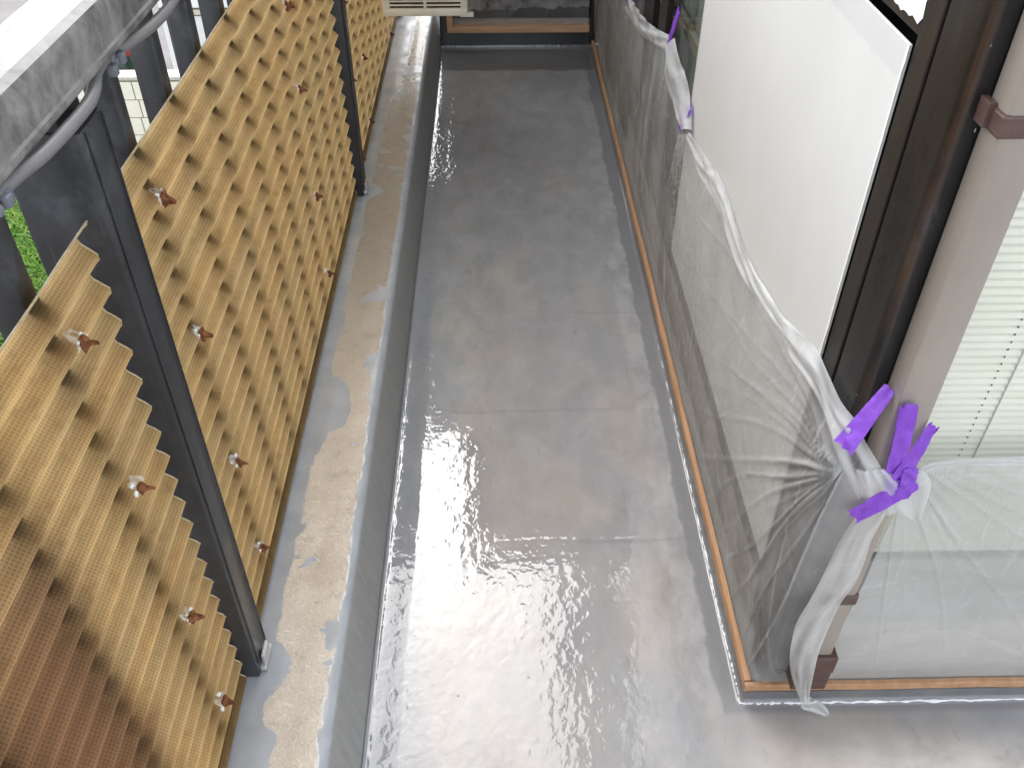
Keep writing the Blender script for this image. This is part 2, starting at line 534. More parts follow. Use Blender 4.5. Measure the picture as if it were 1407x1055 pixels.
simple('cord_grey', (0.45, 0.46, 0.44), (0.52, 0.53, 0.50), 60, 0.6, 0.2)
simple('hole', (0.02, 0.02, 0.02), (0.03, 0.03, 0.03), 10, 0.8, 0.1)
simple('dark_room', (0.020, 0.022, 0.024), (0.032, 0.034, 0.036), 5, 0.7, 0.2)
simple('curtain', (0.40, 0.44, 0.41), (0.50, 0.54, 0.50), 14, 0.8, 0.1, (1, 5, 0.7), 0.004, bscale=30)
simple('sill_inside', (0.26, 0.235, 0.17), (0.31, 0.285, 0.21), 10, 0.6, 0.2)
simple('unit_cream', (0.66, 0.65, 0.57), (0.80, 0.78, 0.70), 12, 0.5, 0.35, bump=0.0005)
simple('unit_inside', (0.035, 0.014, 0.008), (0.20, 0.09, 0.06), 22, 0.6, 0.2)
simple('conduit', (0.17, 0.167, 0.17), (0.215, 0.212, 0.215), 12, 0.45, 0.35)
simple('blue_clip', (0.14, 0.152, 0.18), (0.18, 0.192, 0.22), 30, 0.5, 0.3)
simple('tile', (0.76, 0.74, 0.60), (0.82, 0.80, 0.68), 6, 0.35, 0.4, bump=0.0005)
simple('grout', (0.22, 0.21, 0.17), (0.30, 0.29, 0.24), 12, 0.8, 0.1)
simple('coping', (0.45, 0.42, 0.36), (0.62, 0.60, 0.54), 22, 0.8, 0.1, bump=0.004)
simple('siding', (0.80, 0.81, 0.82), (0.85, 0.86, 0.87), 3, 0.4, 0.4)
simple('siding_trim', (0.10, 0.09, 0.08), (0.14, 0.13, 0.12), 10, 0.6, 0.3)
simple('siding_sill', (0.55, 0.50, 0.40), (0.62, 0.57, 0.47), 10, 0.6, 0.3)
simple('bin_green', (0.010, 0.026, 0.016), (0.020, 0.045, 0.028), 12, 0.2, 0.5)
simple('lid_red', (0.20, 0.018, 0.014), (0.28, 0.03, 0.02), 12, 0.3, 0.5)
simple('white_plastic', (0.62, 0.62, 0.60), (0.70, 0.70, 0.68), 8, 0.35, 0.4)
simple('torn_white', (0.68, 0.69, 0.66), (0.78, 0.79, 0.76), 18, 0.6, 0.3)
simple('soil', (0.15, 0.142, 0.14), (0.20, 0.19, 0.19), 1.2, 0.9, 0.1, bump=0.02)
simple('step_dark', (0.030, 0.034, 0.040), (0.052, 0.056, 0.062), 9, 0.16, 0.5, bump=0.0006, bscale=50)
simple('upstand_grey', (0.12, 0.123, 0.128), (0.17, 0.172, 0.175), 12, 0.3, 0.4, bump=0.0006, bscale=50)
simple('rail_dull', (0.060, 0.058, 0.055), (0.085, 0.082, 0.078), 14, 0.5, 0.3)
simple('concrete_face', (0.30, 0.29, 0.27), (0.38, 0.37, 0.35), 5, 0.8, 0.1)


def grass_mat():
    m = NT('grass')
    oi = m.n('Attribute')
    oi.attribute_name = 'fold'
    col = m.ramp(oi.outputs['Fac'], [(0.0, (0.05, 0.15, 0.012)), (0.6, (0.14, 0.30, 0.04)), (1.0, (0.34, 0.43, 0.09))])
    p = m.bsdf(col, 0.5, None, 0.3, finish=False)
    t = m.n('BsdfTranslucent')
    m.l(col, t.inputs[0])
    mx = m.n('MixShader')
    mx.inputs[0].default_value = 0.4
    m.l(p.outputs[0], mx.inputs[1])
    m.l(t.outputs[0], mx.inputs[2])
    m.l(mx.outputs[0], m.out.inputs[0])
    MAT['grass'] = m.m


grass_mat()


def glass_mat():
    m = NT('window_glass')
    tp = m.n('BsdfTransparent')
    tp.inputs['Color'].default_value = (0.97, 0.985, 0.975, 1)
    g = m.n('BsdfGlossy')
    g.inputs['Roughness'].default_value = 0.02
    fr = m.n('Fresnel')
    fr.inputs['IOR'].default_value = 1.5
    mx = m.n('MixShader')
    gm = m.n('NewGeometry')
    m.l(m.math('MULTIPLY', fr.outputs[0], m.math('SUBTRACT', 1.0, gm.outputs['Backfacing'])), mx.inputs[0])
    m.l(tp.outputs[0], mx.inputs[1])
    m.l(g.outputs[0], mx.inputs[2])
    m.l(mx.outputs[0], m.out.inputs[0])
    MAT['glass'] = m.m


glass_mat()

# ------------------------------------------------------------------ object helpers
def tag(o, label=None, cat=None, group=None, kind=None):
    for k, v in (('label', label), ('category', cat), ('group', group), ('kind', kind)):
        if v:
            o[k] = v
    return o


def empty(name, loc, label, cat, group=None):
    o = bpy.data.objects.new(name, None)
    COL.objects.link(o)
    o.location = loc
    o.empty_display_size = 0.05
    return tag(o, label, cat, group)


def off(o):
    p = Vector((0, 0, 0))
    while o is not None:
        p += o.location
        o = o.parent
    return p


def obj(name, verts, faces, mat, parent=None, smooth=False, uv=None, fold=None, auto=None):
    """one mesh object; vertices are given in world coordinates"""
    o0 = off(parent)
    me = bpy.data.meshes.new(name)
    me.from_pydata([(v[0] - o0.x, v[1] - o0.y, v[2] - o0.z) for v in verts], [], faces)
    mats = mat if isinstance(mat, list) else [mat]
    for k in mats:
        me.materials.append(MAT[k])
    if uv is not None:
        l = me.uv_layers.new(name='UVMap')
        for lp in me.loops:
            l.data[lp.index].uv = uv[lp.vertex_index]
    if fold is not None:
        a = me.attributes.new('fold', 'FLOAT', 'POINT')
        a.data.foreach_set('value', np.asarray(fold, dtype=np.float32).ravel())
    if smooth:
        me.shade_smooth()
        if auto:
            me.set_sharp_from_angle(angle=math.radians(auto))
    me.update()
    o = bpy.data.objects.new(name, me)
    COL.objects.link(o)
    if parent is not None:
        o.parent = parent
    return o


class MB:
    def __init__(s):
        s.v, s.f = [], []

    def add(s, v, f):
        k = len(s.v)
        s.v += [tuple(p) for p in v]
        s.f += [tuple(i + k for i in q) for q in f]
        return s

    def box(s, x0, x1, y0, y1, z0, z1, b=0.0):
        if b <= 0:
            v = [(x, y, z) for z in (z0, z1) for y in (y0, y1) for x in (x0, x1)]
            f = [(0, 2, 3, 1), (4, 5, 7, 6), (0, 1, 5, 4), (2, 6, 7, 3), (0, 4, 6, 2), (1, 3, 7, 5)]
            return s.add(v, f)
        import bmesh
        bm = bmesh.new()
        bmesh.ops.create_cube(bm, size=1.0)
        for p in bm.verts:
            p.co = Vector(((x0 + x1) / 2 + p.co.x * (x1 - x0), (y0 + y1) / 2 + p.co.y * (y1 - y0), (z0 + z1) / 2 + p.co.z * (z1 - z0)))
        bmesh.ops.bevel(bm, geom=bm.edges[:], offset=b, segments=2, profile=0.5, affect='EDGES')
        bm.verts.index_update()
        s.add([tuple(p.co) for p in bm.verts], [tuple(q.index for q in f.verts) for f in bm.faces])
        bm.free()
        return s

    def tube(s, pts, r, n=10, cap=True):
        pts = [Vector(p) for p in pts]
        rr = r if isinstance(r, (list, tuple)) else [r] * len(pts)
        rings = []
        up = Vector((0, 0, 1))
        for i, p in enumerate(pts):
            d = (pts[min(i + 1, len(pts) - 1)] - pts[max(i - 1, 0)]).normalized()
            a = d.cross(up)
            if a.length < 1e-3:
                a = d.cross(Vector((1, 0, 0)))
            a.normalize()
            b = a.cross(d)
            rings.append([p + (a * math.cos(2 * PI * k / n) + b * math.sin(2 * PI * k / n)) * rr[i] for k in range(n)])
        v = [q for rg in rings for q in rg]
        f = []
        for i in range(len(pts) - 1):
            for k in range(n):
                f.append((i * n + k, i * n + (k + 1) % n, (i + 1) * n + (k + 1) % n, (i + 1) * n + k))
        if cap:
            f.append(tuple(range(n))[::-1])
            f.append(tuple(range((len(pts) - 1) * n, len(pts) * n)))
        return s.add(v, f)

    def profile(s, prof, y0, y1, closed=True, ys=None):
        """(x, z) profile swept along Y"""
        ys = ys or [y0, y1]
        n = len(prof)
        v = [(x, y, z) for y in ys for x, z in prof]
        f = []
        m = n if closed else n - 1
        for j in range(len(ys) - 1):
            for i in range(m):
                f.append((j * n + i, j * n + (i + 1) % n, (j + 1) * n + (i + 1) % n, (j + 1) * n + i))
        if closed:
            f.append(tuple(range(n))[::-1])
            f.append(tuple(range((len(ys) - 1) * n, len(ys) * n)))
        return s.add(v, f)

    def out(s, name, mat, parent=None, **k):
        return obj(name, s.v, s.f, mat, parent, **k)


def gridfaces(nu, nv):
    return [(i * nv + j, i * nv + j + 1, (i + 1) * nv + j + 1, (i + 1) * nv + j) for i in range(nu - 1) for j in range(nv - 1)]


def spline(pts, n):
    """smooth curve through points, n samples"""
    P = np.array(pts, float)
    k = len(P)
    t = np.linspace(0, k - 1, n)
    i = np.clip(t.astype(int), 0, k - 2)
    f = (t - i)[:, None]
    p0, p1, p2, p3 = P[np.clip(i - 1, 0, k - 1)], P[i], P[i + 1], P[np.clip(i + 2, 0, k - 1)]
    return 0.5 * ((2 * p1) + (-p0 + p2) * f + (2 * p0 - 5 * p1 + 4 * p2 - p3) * f ** 2 + (-p0 + 3 * p1 - 3 * p2 + p3) * f ** 3)


def vnoise(a, b, seed):
    r = np.random.RandomState(seed)
    L = r.rand(64, 64)
    ai, bi = np.floor(a).astype(int), np.floor(b).astype(int)
    fa, fb = a - ai, b - bi
    fa, fb = fa * fa * (3 - 2 * fa), fb * fb * (3 - 2 * fb)
    g = lambda i, j: L[i % 64, j % 64]
    return (g(ai, bi) * (1 - fa) + g(ai + 1, bi) * fa) * (1 - fb) + (g(ai, bi + 1) * (1 - fa) + g(ai + 1, bi + 1) * fa) * fb - 0.5


# ------------------------------------------------------------------ structure: ground, floor
XL, XR, YF, YC = -0.256, 0.467, 4.36, 0.907
ZG = -3.0
g = MB().add([(-300, -300, ZG), (300, -300, ZG), (300, 300, ZG), (-300, 300, ZG)], [(0, 1, 2, 3)])
tag(g.out('ground', 'soil'), kind='structure')


def floor_z(x, y):
    z = 0.0
    r = 0.006
    if x < XL + r:
        t = XL + r - x
        z = r - math.sqrt(max(r * r - t * t, 0)) if t < r else r
    # resin pooled against the kerb: a shallow dished fillet that levels out at the foot
    wv = 0.010 * mnoise.noise((y * 2.6, 3.3, 0)) + 0.004 * mnoise.noise((y * 11, 5.3, 0))
    wv2 = 0.0045 * mnoise.noise((y * 3.6, 8.3, 0)) + 0.003 * mnoise.noise((y * 15, 6.3, 0))
    x1, x0 = -0.192 + wv, XL + 0.013 + wv2
    xx = min(max(x, x0), x1)
    q = (x1 - xx) / (x1 - x0)
    z += (0.0062 - 0.0026 * min(1, max(0, (y - 2.2) / 0.5))) * (q * q * (3 - 2 * q) * 0.35 + q * 0.65)
    r2 = 0.012
    d = min(max(XR - x, 0.0) if y > YC else 9, max(YC - y, 0.0) if x > XR else 9)
    if d > 8 and x <= XR and y <= YC:
        d = math.hypot(XR - x, YC - y)
    if d < r2:
        t = r2 - d
        z = max(z, r2 - math.sqrt(max(r2 * r2 - t * t, 0)))
    df = YF - y
    if df < 0.02:
        t = 0.02 - df
        z = max(z, 0.02 - math.sqrt(max(0.0004 - t * t, 0)))
    z += 0.0011 * mnoise.noise((x * 3.1, y * 2.1, 0.3)) + 0.0005 * mnoise.noise((x * 9, y * 6, 2.3))
    for ys in (1.320, 1.762, 2.196, 3.0):       # lap joints of the mats
        yy = y + 0.006 * mnoise.noise((x * 14, ys, 0))
        if x > -0.06:
            z += 0.00014 * (1 + math.tanh((yy - ys) / 0.0044)) * min(1, (x + 0.06) / 0.09)
    yy = y + 0.008 * mnoise.noise((x * 10, 7, 0))
    z -= 0.0005 * (1 + math.tanh((yy - 4.09) / 0.006))
    return z


def axis(a, b, step, fine):
    s = set(np.arange(a, b + 1e-6, step).round(4).tolist()) | {a, b}
    for c, wd, st in fine:
        s |= set(np.arange(c - wd, c + wd, st).round(4).tolist())
    return sorted(v for v in s if a <= v <= b)


xs = axis(XL, XR, 0.015, [(XL + 0.04, 0.04, 0.002), (XR - 0.006, 0.006, 0.002)])
ys = axis(YC, YF, 0.015, [(1.32, 0.014, 0.002), (1.762, 0.014, 0.002), (2.196, 0.014, 0.002), (3.0, 0.014, 0.002), (4.09, 0.016, 0.002), (YF - 0.01, 0.01, 0.002)])
V = [(x, y, floor_z(x, y)) for x in xs for y in ys]
F = gridfaces(len(xs), len(ys))
k0 = len(V)
xs2 = axis(XL, 2.2, 0.02, [(XL + 0.04, 0.04, 0.002), (XR, 0.012, 0.002)])
ys2 = axis(-1.2, YC, 0.015, [(YC - 0.006, 0.006, 0.002)])
V += [(x, y, floor_z(x, y)) for x in xs2 for y in ys2]
F += [tuple(i + k0 for i in q) for q in gridfaces(len(xs2), len(ys2))]
F = [q[::-1] for q in F]
tag(obj('balcony_floor', V, F, 'floor', smooth=True), kind='structure')

# upstand below the sills (turned-up membrane)
u = MB()
u.box(XR, XR + 0.004, YC + 0.004, YF, -0.002, 0.036)
u.box(XR, 2.2, YC, YC + 0.004, -0.002, 0.036)
tag(u.out('membrane_upstand', 'upstand_grey'), kind='structure')
u = MB().box(XL + 0.02, XR, YF, YF + 0.03, -0.002, 0.082)
tag(u.out('far_step', 'step_dark'), kind='structure')

# kerb under the railing -------------------------------------------------------
prof = [(-0.2565, 0.0), (-0.2575, 0.014), (-0.262, 0.035), (-0.271, 0.085), (-0.282, 0.14), (-0.2855, 0.156), (-0.289, 0.1645), (-0.295, 0.169), (-0.303, 0.1705)]
prof += [(x, 0.1705 + 0.0008 * math.sin(x * 90)) for x in np.arange(-0.315, -0.50, -0.012)] + [(-0.52, 0.168), (-0.53, 0.155), (-0.53, -0.35), (-0.2565, -0.35)]
kys = list(np.arange(-1.2, 6.51, 0.03))
kv = []
for y in kys:
    for x, z in prof:
        nx = 0.003 * mnoise.noise((y * 1.7, z * 2, 1.0)) + 0.0004 * mnoise.noise((y * 7, z * 3, 4.0))
        nz = 0.0022 * mnoise.noise((x * 7, y * 3, 9.0)) if z > 0.16 else 0
        kv.append((x + (nx if 0.02 < z else 0), y, z + nz))
n = len(prof)
kf = [(j * n + i, (j + 1) * n + i, (j + 1) * n + (i + 1) % n, j * n + (i + 1) % n) for j in range(len(kys) - 1) for i in range(n)]
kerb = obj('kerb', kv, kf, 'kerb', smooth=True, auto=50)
tag(kerb, 'low grey kerb with bare cream fibre matting along the railing foot', 'kerb')

# balcony slab body and the building below
b = MB().box(XL - 0.02, 2.2, -1.2, 4.6, -0.35, -0.012)
tag(b.out('balcony_slab', 'concrete_face'), kind='structure')
b = MB().box(-0.44, 2.2, -1.2, 6.4, ZG, -0.36)
tag(b.out('storey_below', 'wall_paint'), kind='structure')

# ------------------------------------------------------------------ the house on the right
hw = empty('house_wall', (0.75, 2.6, 0.0), 'pale house walls on the right and at the far end, around the windows', 'wall')
WX = 0.512
wl_ = MB()
wl_.box(WX, WX + 0.10, 1.012, 3.22, 2.05, 4.3)
wl_.box(WX, WX + 0.10, 3.22, YF + 0.06, -0.05, 4.3)
wl_.box(WX, WX + 0.10, 0.97, 1.012, 2.05, 4.3)
wl_.out('side_wall', 'wall_upper', hw)
wl_ = MB()
wl_.box(0.506, WX + 0.12, 1.0605, 3.22, -0.05, 0.169)
wl_.out('low_wall', 'wall_low', hw)
wl_ = MB()
wl_.box(0.585, 2.4, 0.945, 1.08, 0.03, 0.2245)
wl_.out('apron_wall', 'wall_paint', hw)
wl_ = MB()
wl_.box(0.629, 2.4, 0.965, 1.08, 1.95, 4.3)
wl_.box(1.75, 2.4, 0.966, 1.079, 0.36, 1.95)
wl_.out('upper_wall', 'wall_upper', hw)
wl_ = MB()
wl_.box(-0.235, WX, YF + 0.06, YF + 0.2, 1.9, 4.12)
wl_.box(-0.235, -0.205, YF + 0.06, YF + 0.2, -0.05, 1.9)
wl_.out('end_wall', 'wall_upper', hw)
ledge = MB().box(XR + 0.012, 0.53, YC + 0.012, YF - 0.036, 0.0, 0.034)
ledge.box(0.53, 2.3, YC + 0.012, 0.965, 0.0, 0.0341)
ledge.out('ledge', 'wall_low', hw)

# dark corner post: rounded near edge
jx, jy, jr = 0.5, 0.918, 0.014
pf = [(0.598, 1.0), (0.598, jy)]
pf += [(jx + jr - jr * math.sin(t), jy + jr - jr * math.cos(t)) for t in np.linspace(0, PI / 2, 7)]
pf += [(jx, 1.004)]
v = [(x, y, z) for z in np.linspace(0.0345, 4.3, 30) for x, y in pf]
nn = len(pf)
f = [(j * nn + i, j * nn + (i + 1) % nn, (j + 1) * nn + (i + 1) % nn, (j + 1) * nn + i) for j in range(29) for i in range(nn)]
cp = obj('corner_post', v, [q[::-1] for q in f], 'jamb', None, smooth=True, auto=40)
tag(cp, 'near black timber corner post with white paint flecks beside the beige downpipe', 'post')

# sliding window in the left-facing wall ----------------------------------------
sw = empty('sliding_window', (0.53, 2.1, 0.12), 'dark brown sliding window partly behind the white board', 'window')
fr = MB()
fr.box(0.500, 0.60, 1.014, 1.060, 0.121, 2.05, 0.002)
fr.out('near_stile', 'frame_brown', sw)
MB().box(0.508, 0.60, 1.0045, 1.0135, 0.0345, 2.05).out('gap_strip', 'black_gap', sw)
MB().box(0.503, 0.60, 1.0605, 3.215, 0.170, 0.240, 0.002).out('bottom_rail', 'rail_dull', sw)
MB().box(0.503, 0.60, 1.061, 2.166, 1.222, 1.262, 0.002).out('middle_rail', 'frame_brown', sw)
MB().box(0.505, 0.60, 1.060, 3.215, 2.0, 2.049, 0.002).out('top_rail', 'frame_brown', sw)
for y0, y1, mm, x0 in ((2.17, 2.186, 'silver_alu', 0.499), (2.186, 2.20, 'frame_brown', 0.505)):
    MB().box(x0, 0.56, y0, y1, 0.241, 1.999, 0.0015).out('meeting_stile', mm, sw)
MB().box(0.525, 0.565, 2.78, 2.90, 0.241, 1.999, 0.002).out('stile', 'frame_brown', sw)
MB().box(0.525, 0.565, 3.02, 3.214, 0.241, 1.999, 0.002).out('stile', 'frame_brown', sw)
for y0, y1 in ((2.2005, 2.7795), (2.9005, 3.0195)):
    MB().box(0.535, 0.539, y0, y1, 0.241, 1.999).out('pane', 'glass', sw)
MB().box(0.535, 0.539, 1.061, 2.166, 1.263, 1.999).out('pane', 'glass', sw)
MB().box(0.60, 0.605, 1.061, 2.166, 1.263, 1.999).out('inner_blind', 'inner_pale', sw)
# room behind
cu = MB()
ny = 150
cv = [(0.64 + 0.012 * math.sin(y * 60) + 0.006 * math.sin(y * 143), y, z) for y in np.linspace(2.2, 3.7, ny) for z in (0.15, 1.99)]
cu.add(cv, gridfaces(ny, 2))
cu.out('curtain', 'curtain', sw, smooth=True)
MB().box(0.600, 0.618, 2.2, 3.2, 0.600, 0.634).out('inner_rail', 'sill_inside', sw)
MB().box(0.98, 0.99, 1.0, 5.6, 0.0, 2.1).out('room_back', 'dark_room', sw)

MB().box(0.613, 1.2, 1.0, 5.6, 2.0495, 2.0995).out('room_ceiling', 'dark_room', sw)
MB().box(0.613, 1.0, 1.0, 5.6, -0.02, 0.0).out('room_floor', 'dark_room', sw)
MB().box(0.613, 1.0, 5.6, 5.62, 0.0, 2.1).out('room_side', 'dark_room', sw)
# white board covering the near sash
bd = MB().box(0.496, 0.5, 1.064, 2.166, 0.236, 1.212, 0.0008)
board = bd.out('protective_board', 'board')
tag(board, 'large white twin-wall plastic board standing over the sliding window', 'board')
# ragged torn remains of film above the board
tv, tf = [], []
N = 90
for i in range(N + 1):
    y = 1.063 + (1.9 - 1.063) * i / N
    lo = 1.2235 + 0.010 + 0.010 * abs(mnoise.noise((y * 40, 0, 0))) + 0.006 * mnoise.noise((y * 90, 3, 0)) + 0.004 * mnoise.noise((y * 220, 8, 0))
    tv += [(0.5018, y, lo), (0.5006, y, 1.262), (0.5022, y, 1.275)]
tf = gridfaces(N + 1, 3)
tag(obj('torn_film', tv, tf, 'torn_white'), 'ragged torn white film edge left on the dark rail above the white board', 'film')
rv, N = [], 120
for i in range(N + 1):
    z = 0.6 + (1.212 - 0.6) * i / N
    e = 1.0635 - 0.0035 * max(0, mnoise.noise((z * 17, 0, 5))) - 0.0025 * max(0, mnoise.noise((z * 60, 2, 5)))
    rv += [(0.4955, 1.068, z), (0.4952, e, z)]
tag(obj('masking_strip', rv, gridfaces(N + 1, 2), 'torn_white'), 'thin white masking strip down the near edge of the white board', 'tape')

# right-hand window with venetian blind ------------------------------------------
rw = empty('window', (1.15, 0.95, 0.36), 'window facing the camera beside the beige downpipe, white blind inside', 'window')
MB().box(0.585, 0.611, 0.932, 1.0, 0.225, 1.949, 0.002).out('frame_stile', 'clip_brown', rw)
MB().box(0.6115, 1.749, 0.930, 1.0, 0.225, 0.40, 0.003).out('frame_sill', 'sill_grey', rw)
MB().box(0.6115, 1.749, 0.932, 1.0, 1.90, 1.949, 0.002).out('frame_head', 'frame_brown', rw)
MB().box(0.6115, 1.749, 0.937, 0.9405, 0.4005, 1.8995).out('pane', 'glass', rw)
MB().box(0.60, 1.749, 1.085, 1.095, 0.37, 1.949).out('room_back', 'dark_room', rw)
vb = empty('venetian_blind', (1.19, 0.965, 0.40), 'pale green white venetian blind with closed slats and a pull cord', 'blind')
pitch = 0.0128
arc = [(-0.0052, -0.0068), (-0.0046, -0.0034), (-0.0030, 0.0), (-0.0006, 0.0034), (0.0028, 0.0064)]
first = None
for k in range(112):
    z = 0.412 + k * pitch
    if first is None:
        vv = [(x, 0.952 + a, z + c) for x in (0.613, 1.745) for a, c in arc]
        vv += [(x, 0.9532 + a, z + c) for x in (0.613, 1.745) for a, c in arc]
        ff = [(i, i + 1, i + 6, i + 5) for i in range(4)] + [(i + 10, i + 15, i + 16, i + 11) for i in range(4)]
        ff += [(0, 5, 15, 10), (4, 14, 19, 9)]
        first = obj('slat', vv, [q[::-1] for q in ff], 'slat', vb, smooth=False)
    else:
        s = first.copy()
        COL.objects.link(s)
        s.parent = vb
        s.location = (0.0005 * random.uniform(-1, 1), 0, k * pitch + random.uniform(-0.0004, 0.0004))
MB().tube([(0.722, 0.9465, 0.60), (0.7225, 0.9465, 1.89)], 0.0012, 6).out('cord', 'cord_grey', vb)
hm = MB()
for k in range(112):
    z = 0.412 + k * pitch
    hm.box(0.6992, 0.7008, 0.9478, 0.9486, z + 0.0015, z + 0.0055)
tag(hm.out('cord_hole', 'hole', vb), kind='stuff')

# downpipe -----------------------------------------------------------------------
dp = empty('downpipe', (0.556, 0.897, 0.05), 'beige square rain downpipe with brown clips at the house corner', 'downpipe')
MB().box(0.530, 0.583, 0.873, 0.917, 0.205, 4.2, 0.006).out('pipe', 'pipe_beige', dp, smooth=True, auto=40)
for z0 in (1.182, 0.362):
    c = MB().box(0.5265, 0.5865, 0.8705, 0.915, z0, z0 + 0.026, 0.003)
    c.box(0.5205, 0.5295, 0.896, 0.9178, z0 + 0.002, z0 + 0.030, 0.001)
    c.out('clip', 'clip_brown', dp)
c = MB().box(0.5255, 0.5925, 0.864, 0.9165, 0.168, 0.215, 0.003)
c.box(0.5275, 0.5905, 0.8665, 0.9165, 0.112, 0.1685, 0.002)
c.out('outlet', 'outlet_brown', dp)

# sill strips ---------------------------------------------------------------------
def strip(name, path, w_, z0, z1, mat, label, wob):
    """thin wooden strip following a path on the floor plan"""
    n = 160
    P = spline(path, n) if len(path) > 2 else np.array([np.array(path[0]) + (np.array(path[1]) - np.array(path[0])) * t for t in np.linspace(0, 1, n)])
    v = []
    for i in range(n):
        d = P[min(i + 1, n - 1)] - P[max(i - 1, 0)]
        d /= np.linalg.norm(d)
        nrm = np.array((-d[1], d[0]))
        q = P[i] + nrm * wob * mnoise.noise((i * 0.06, z0, 3.0))
        dz = 0.0016 * mnoise.noise((i * 0.11, 5, 1.0))
        hw_ = w_ / 2 * (1 + 0.22 * mnoise.noise((i * 0.2, 1, 7)))
        for a, z in ((-1, z0), (-1, z1 - 0.003), (-0.75, z1), (0.75, z1), (1, z1 - 0.003), (1, z0)):
            v.append((q[0] + nrm[0] * a * hw_, q[1] + nrm[1] * a * hw_, z + dz))
    f = [(i * 6 + k, (i + 1) * 6 + k, (i + 1) * 6 + (k + 1) % 6, i * 6 + (k + 1) % 6) for i in range(n - 1) for k in range(6)]
    f += [(0, 1, 2, 3, 4, 5), tuple(range(n * 6 - 6, n * 6))[::-1]]
    o = obj(name, v, f, mat, smooth=True, auto=35)
    return tag(o, label, 'wood strip')


strip('wood_strip', [(0.4725, 4.315), (0.4715, 0.9205)], 0.0135, 0.037, 0.057, 'wood', 'long orange wooden strip along the foot of the left-facing house wall', 0.0025)
strip('wood_strip', [(0.464, 0.9135), (2.2, 0.9145)], 0.0105, 0.0375, 0.0565, 'wood', 'short orange wooden strip under the window facing the camera', 0.0018)


def bead(name, path, label, r0, closed=False):  # white tube standing in for light reflected off the wet floor edge
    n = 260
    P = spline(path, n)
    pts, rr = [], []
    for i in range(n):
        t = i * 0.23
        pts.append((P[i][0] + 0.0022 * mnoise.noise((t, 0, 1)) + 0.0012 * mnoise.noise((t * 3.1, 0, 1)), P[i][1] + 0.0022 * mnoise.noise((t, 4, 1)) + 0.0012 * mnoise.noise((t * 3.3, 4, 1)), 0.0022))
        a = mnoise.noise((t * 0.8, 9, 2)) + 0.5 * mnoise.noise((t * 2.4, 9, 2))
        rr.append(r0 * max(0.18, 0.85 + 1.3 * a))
    o = MB().tube(pts, rr, 7).out(name, 'glint_white', smooth=True)
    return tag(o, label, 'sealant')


bead('glint_bead', [(0.4645, 2.1), (0.4635, 1.6), (0.4625, 1.25), (0.4605, 1.1), (0.4635, 0.98), (0.4635, 0.92)], 'wavy white line imitating a wet glint beside the long wooden strip', 0.0020)
bead('glint_bead', [(0.462, 0.9155), (0.463, 0.9045), (0.50, 0.9035), (0.60, 0.9030), (0.85, 0.9025), (1.3, 0.903), (2.0, 0.903)], 'wavy white line imitating a wet glint on the floor under the camera-facing window', 0.0026)

# far threshold ----------------------------------------------------------------------
far_v = MB().box(-0.224, 0.458, YF - 0.016, YF + 0.05, 0.083, 0.112, 0.003)
tag(far_v.out('threshold_board', 'wood_far'), 'orange brown wooden threshold board across the far end of the balcony', 'board')
rs = MB().box(-0.224, -0.196, YF - 0.012, YF + 0.05, 0.1125, 0.30, 0.002)
tag(rs.out('door_jamb', 'wood_far'), 'short reddish wooden jamb at the left end of the far threshold', 'jamb')
fd = empty('far_door', (0.12, YF + 0.09, 0.1), 'dark door at the far end behind clear film', 'door')
MB().box(-0.204, WX - 0.001, YF + 0.09, YF + 0.12, 0.05, 1.899).out('door_leaf', 'dark_room', fd)
MB().box(-0.204, WX - 0.001, YF + 0.051, YF + 0.089, 0.05, 0.118, 0.002).out('door_sill', 'wall_low', fd)
MB().box(0.4595, 0.5115, YF - 0.034, YF + 0.088, 0.0365, 1.899, 0.002).out('door_frame', 'frame_brown', fd)
MB().box(-0.2590, -0.2245, YF + 0.002, YF + 0.0595, 0.0, 1.899, 0.002).out('door_frame', 'step_dark', fd)

# ------------------------------------------------------------------ railing
ra = empty('railing', (-0.49, 2.6, 0.17), 'dark metal balcony railing with weathered silver handrail on the left', 'railing')
hp = [(-0.432, 1.222), (-0.4300, 1.226), (-0.4300, 1.231), (-0.4325, 1.2335), (-0.4325, 1.268), (-0.436, 1.2785), (-0.445, 1.2835), (-0.50, 1.2835), (-0.509, 1.2795), (-0.512, 1.270), (-0.512, 1.222)]
MB().profile(hp, -1.2, 6.0, ys=list(np.linspace(-1.2, 6.0, 40))).out('handrail', 'alu', ra, smooth=True, auto=25)
for y0 in (0.873, 2.603, 4.333):
    p = MB().box(-0.520, -0.427, y0, y0 + 0.072, 0.172, 1.1955, 0.005)
    p.box(-0.512, -0.449, y0 + 0.004, y0 + 0.068, 1.19, 1.2215)
    p.box(-0.4262, -0.4248, y0 + 0.010, y0 + 0.0125, 0.20, 1.193)
    p.box(-0.4262, -0.4248, y0 + 0.061, y0 + 0.0635, 0.20, 1.193)
    p.out('post', 'dark_paint', ra, smooth=True, auto=40)
    fb = MB().box(-0.456, -0.4175, y0 + 0.012, y0 + 0.066, 0.1722, 0.182, 0.003)
    fb.box(-0.4255, -0.4185, y0 + 0.022, y0 + 0.056, 0.176, 0.205, 0.002)
    fb.out('foot_plate', 'silver_alu', ra)
bal = None
BY = [0.57 + 0.17 * k for k in range(-8, 28)]
for y in BY:
    if any(abs(y + 0.0 - (c + 0.036)) < 0.06 for c in (0.873, 2.603, 4.333)):
        continue
    if bal is None:
        bal = MB().box(-0.500, -0.4642, -0.0150, 0.0150, 0.21, 1.2215, 0.0025).out('baluster', 'dark_paint', ra, smooth=True, auto=40)
        y00 = y
        bal.location.y += y
    else:
        c = bal.copy()
        COL.objects.link(c)
        c.parent = ra
        c.location.y += y - y00
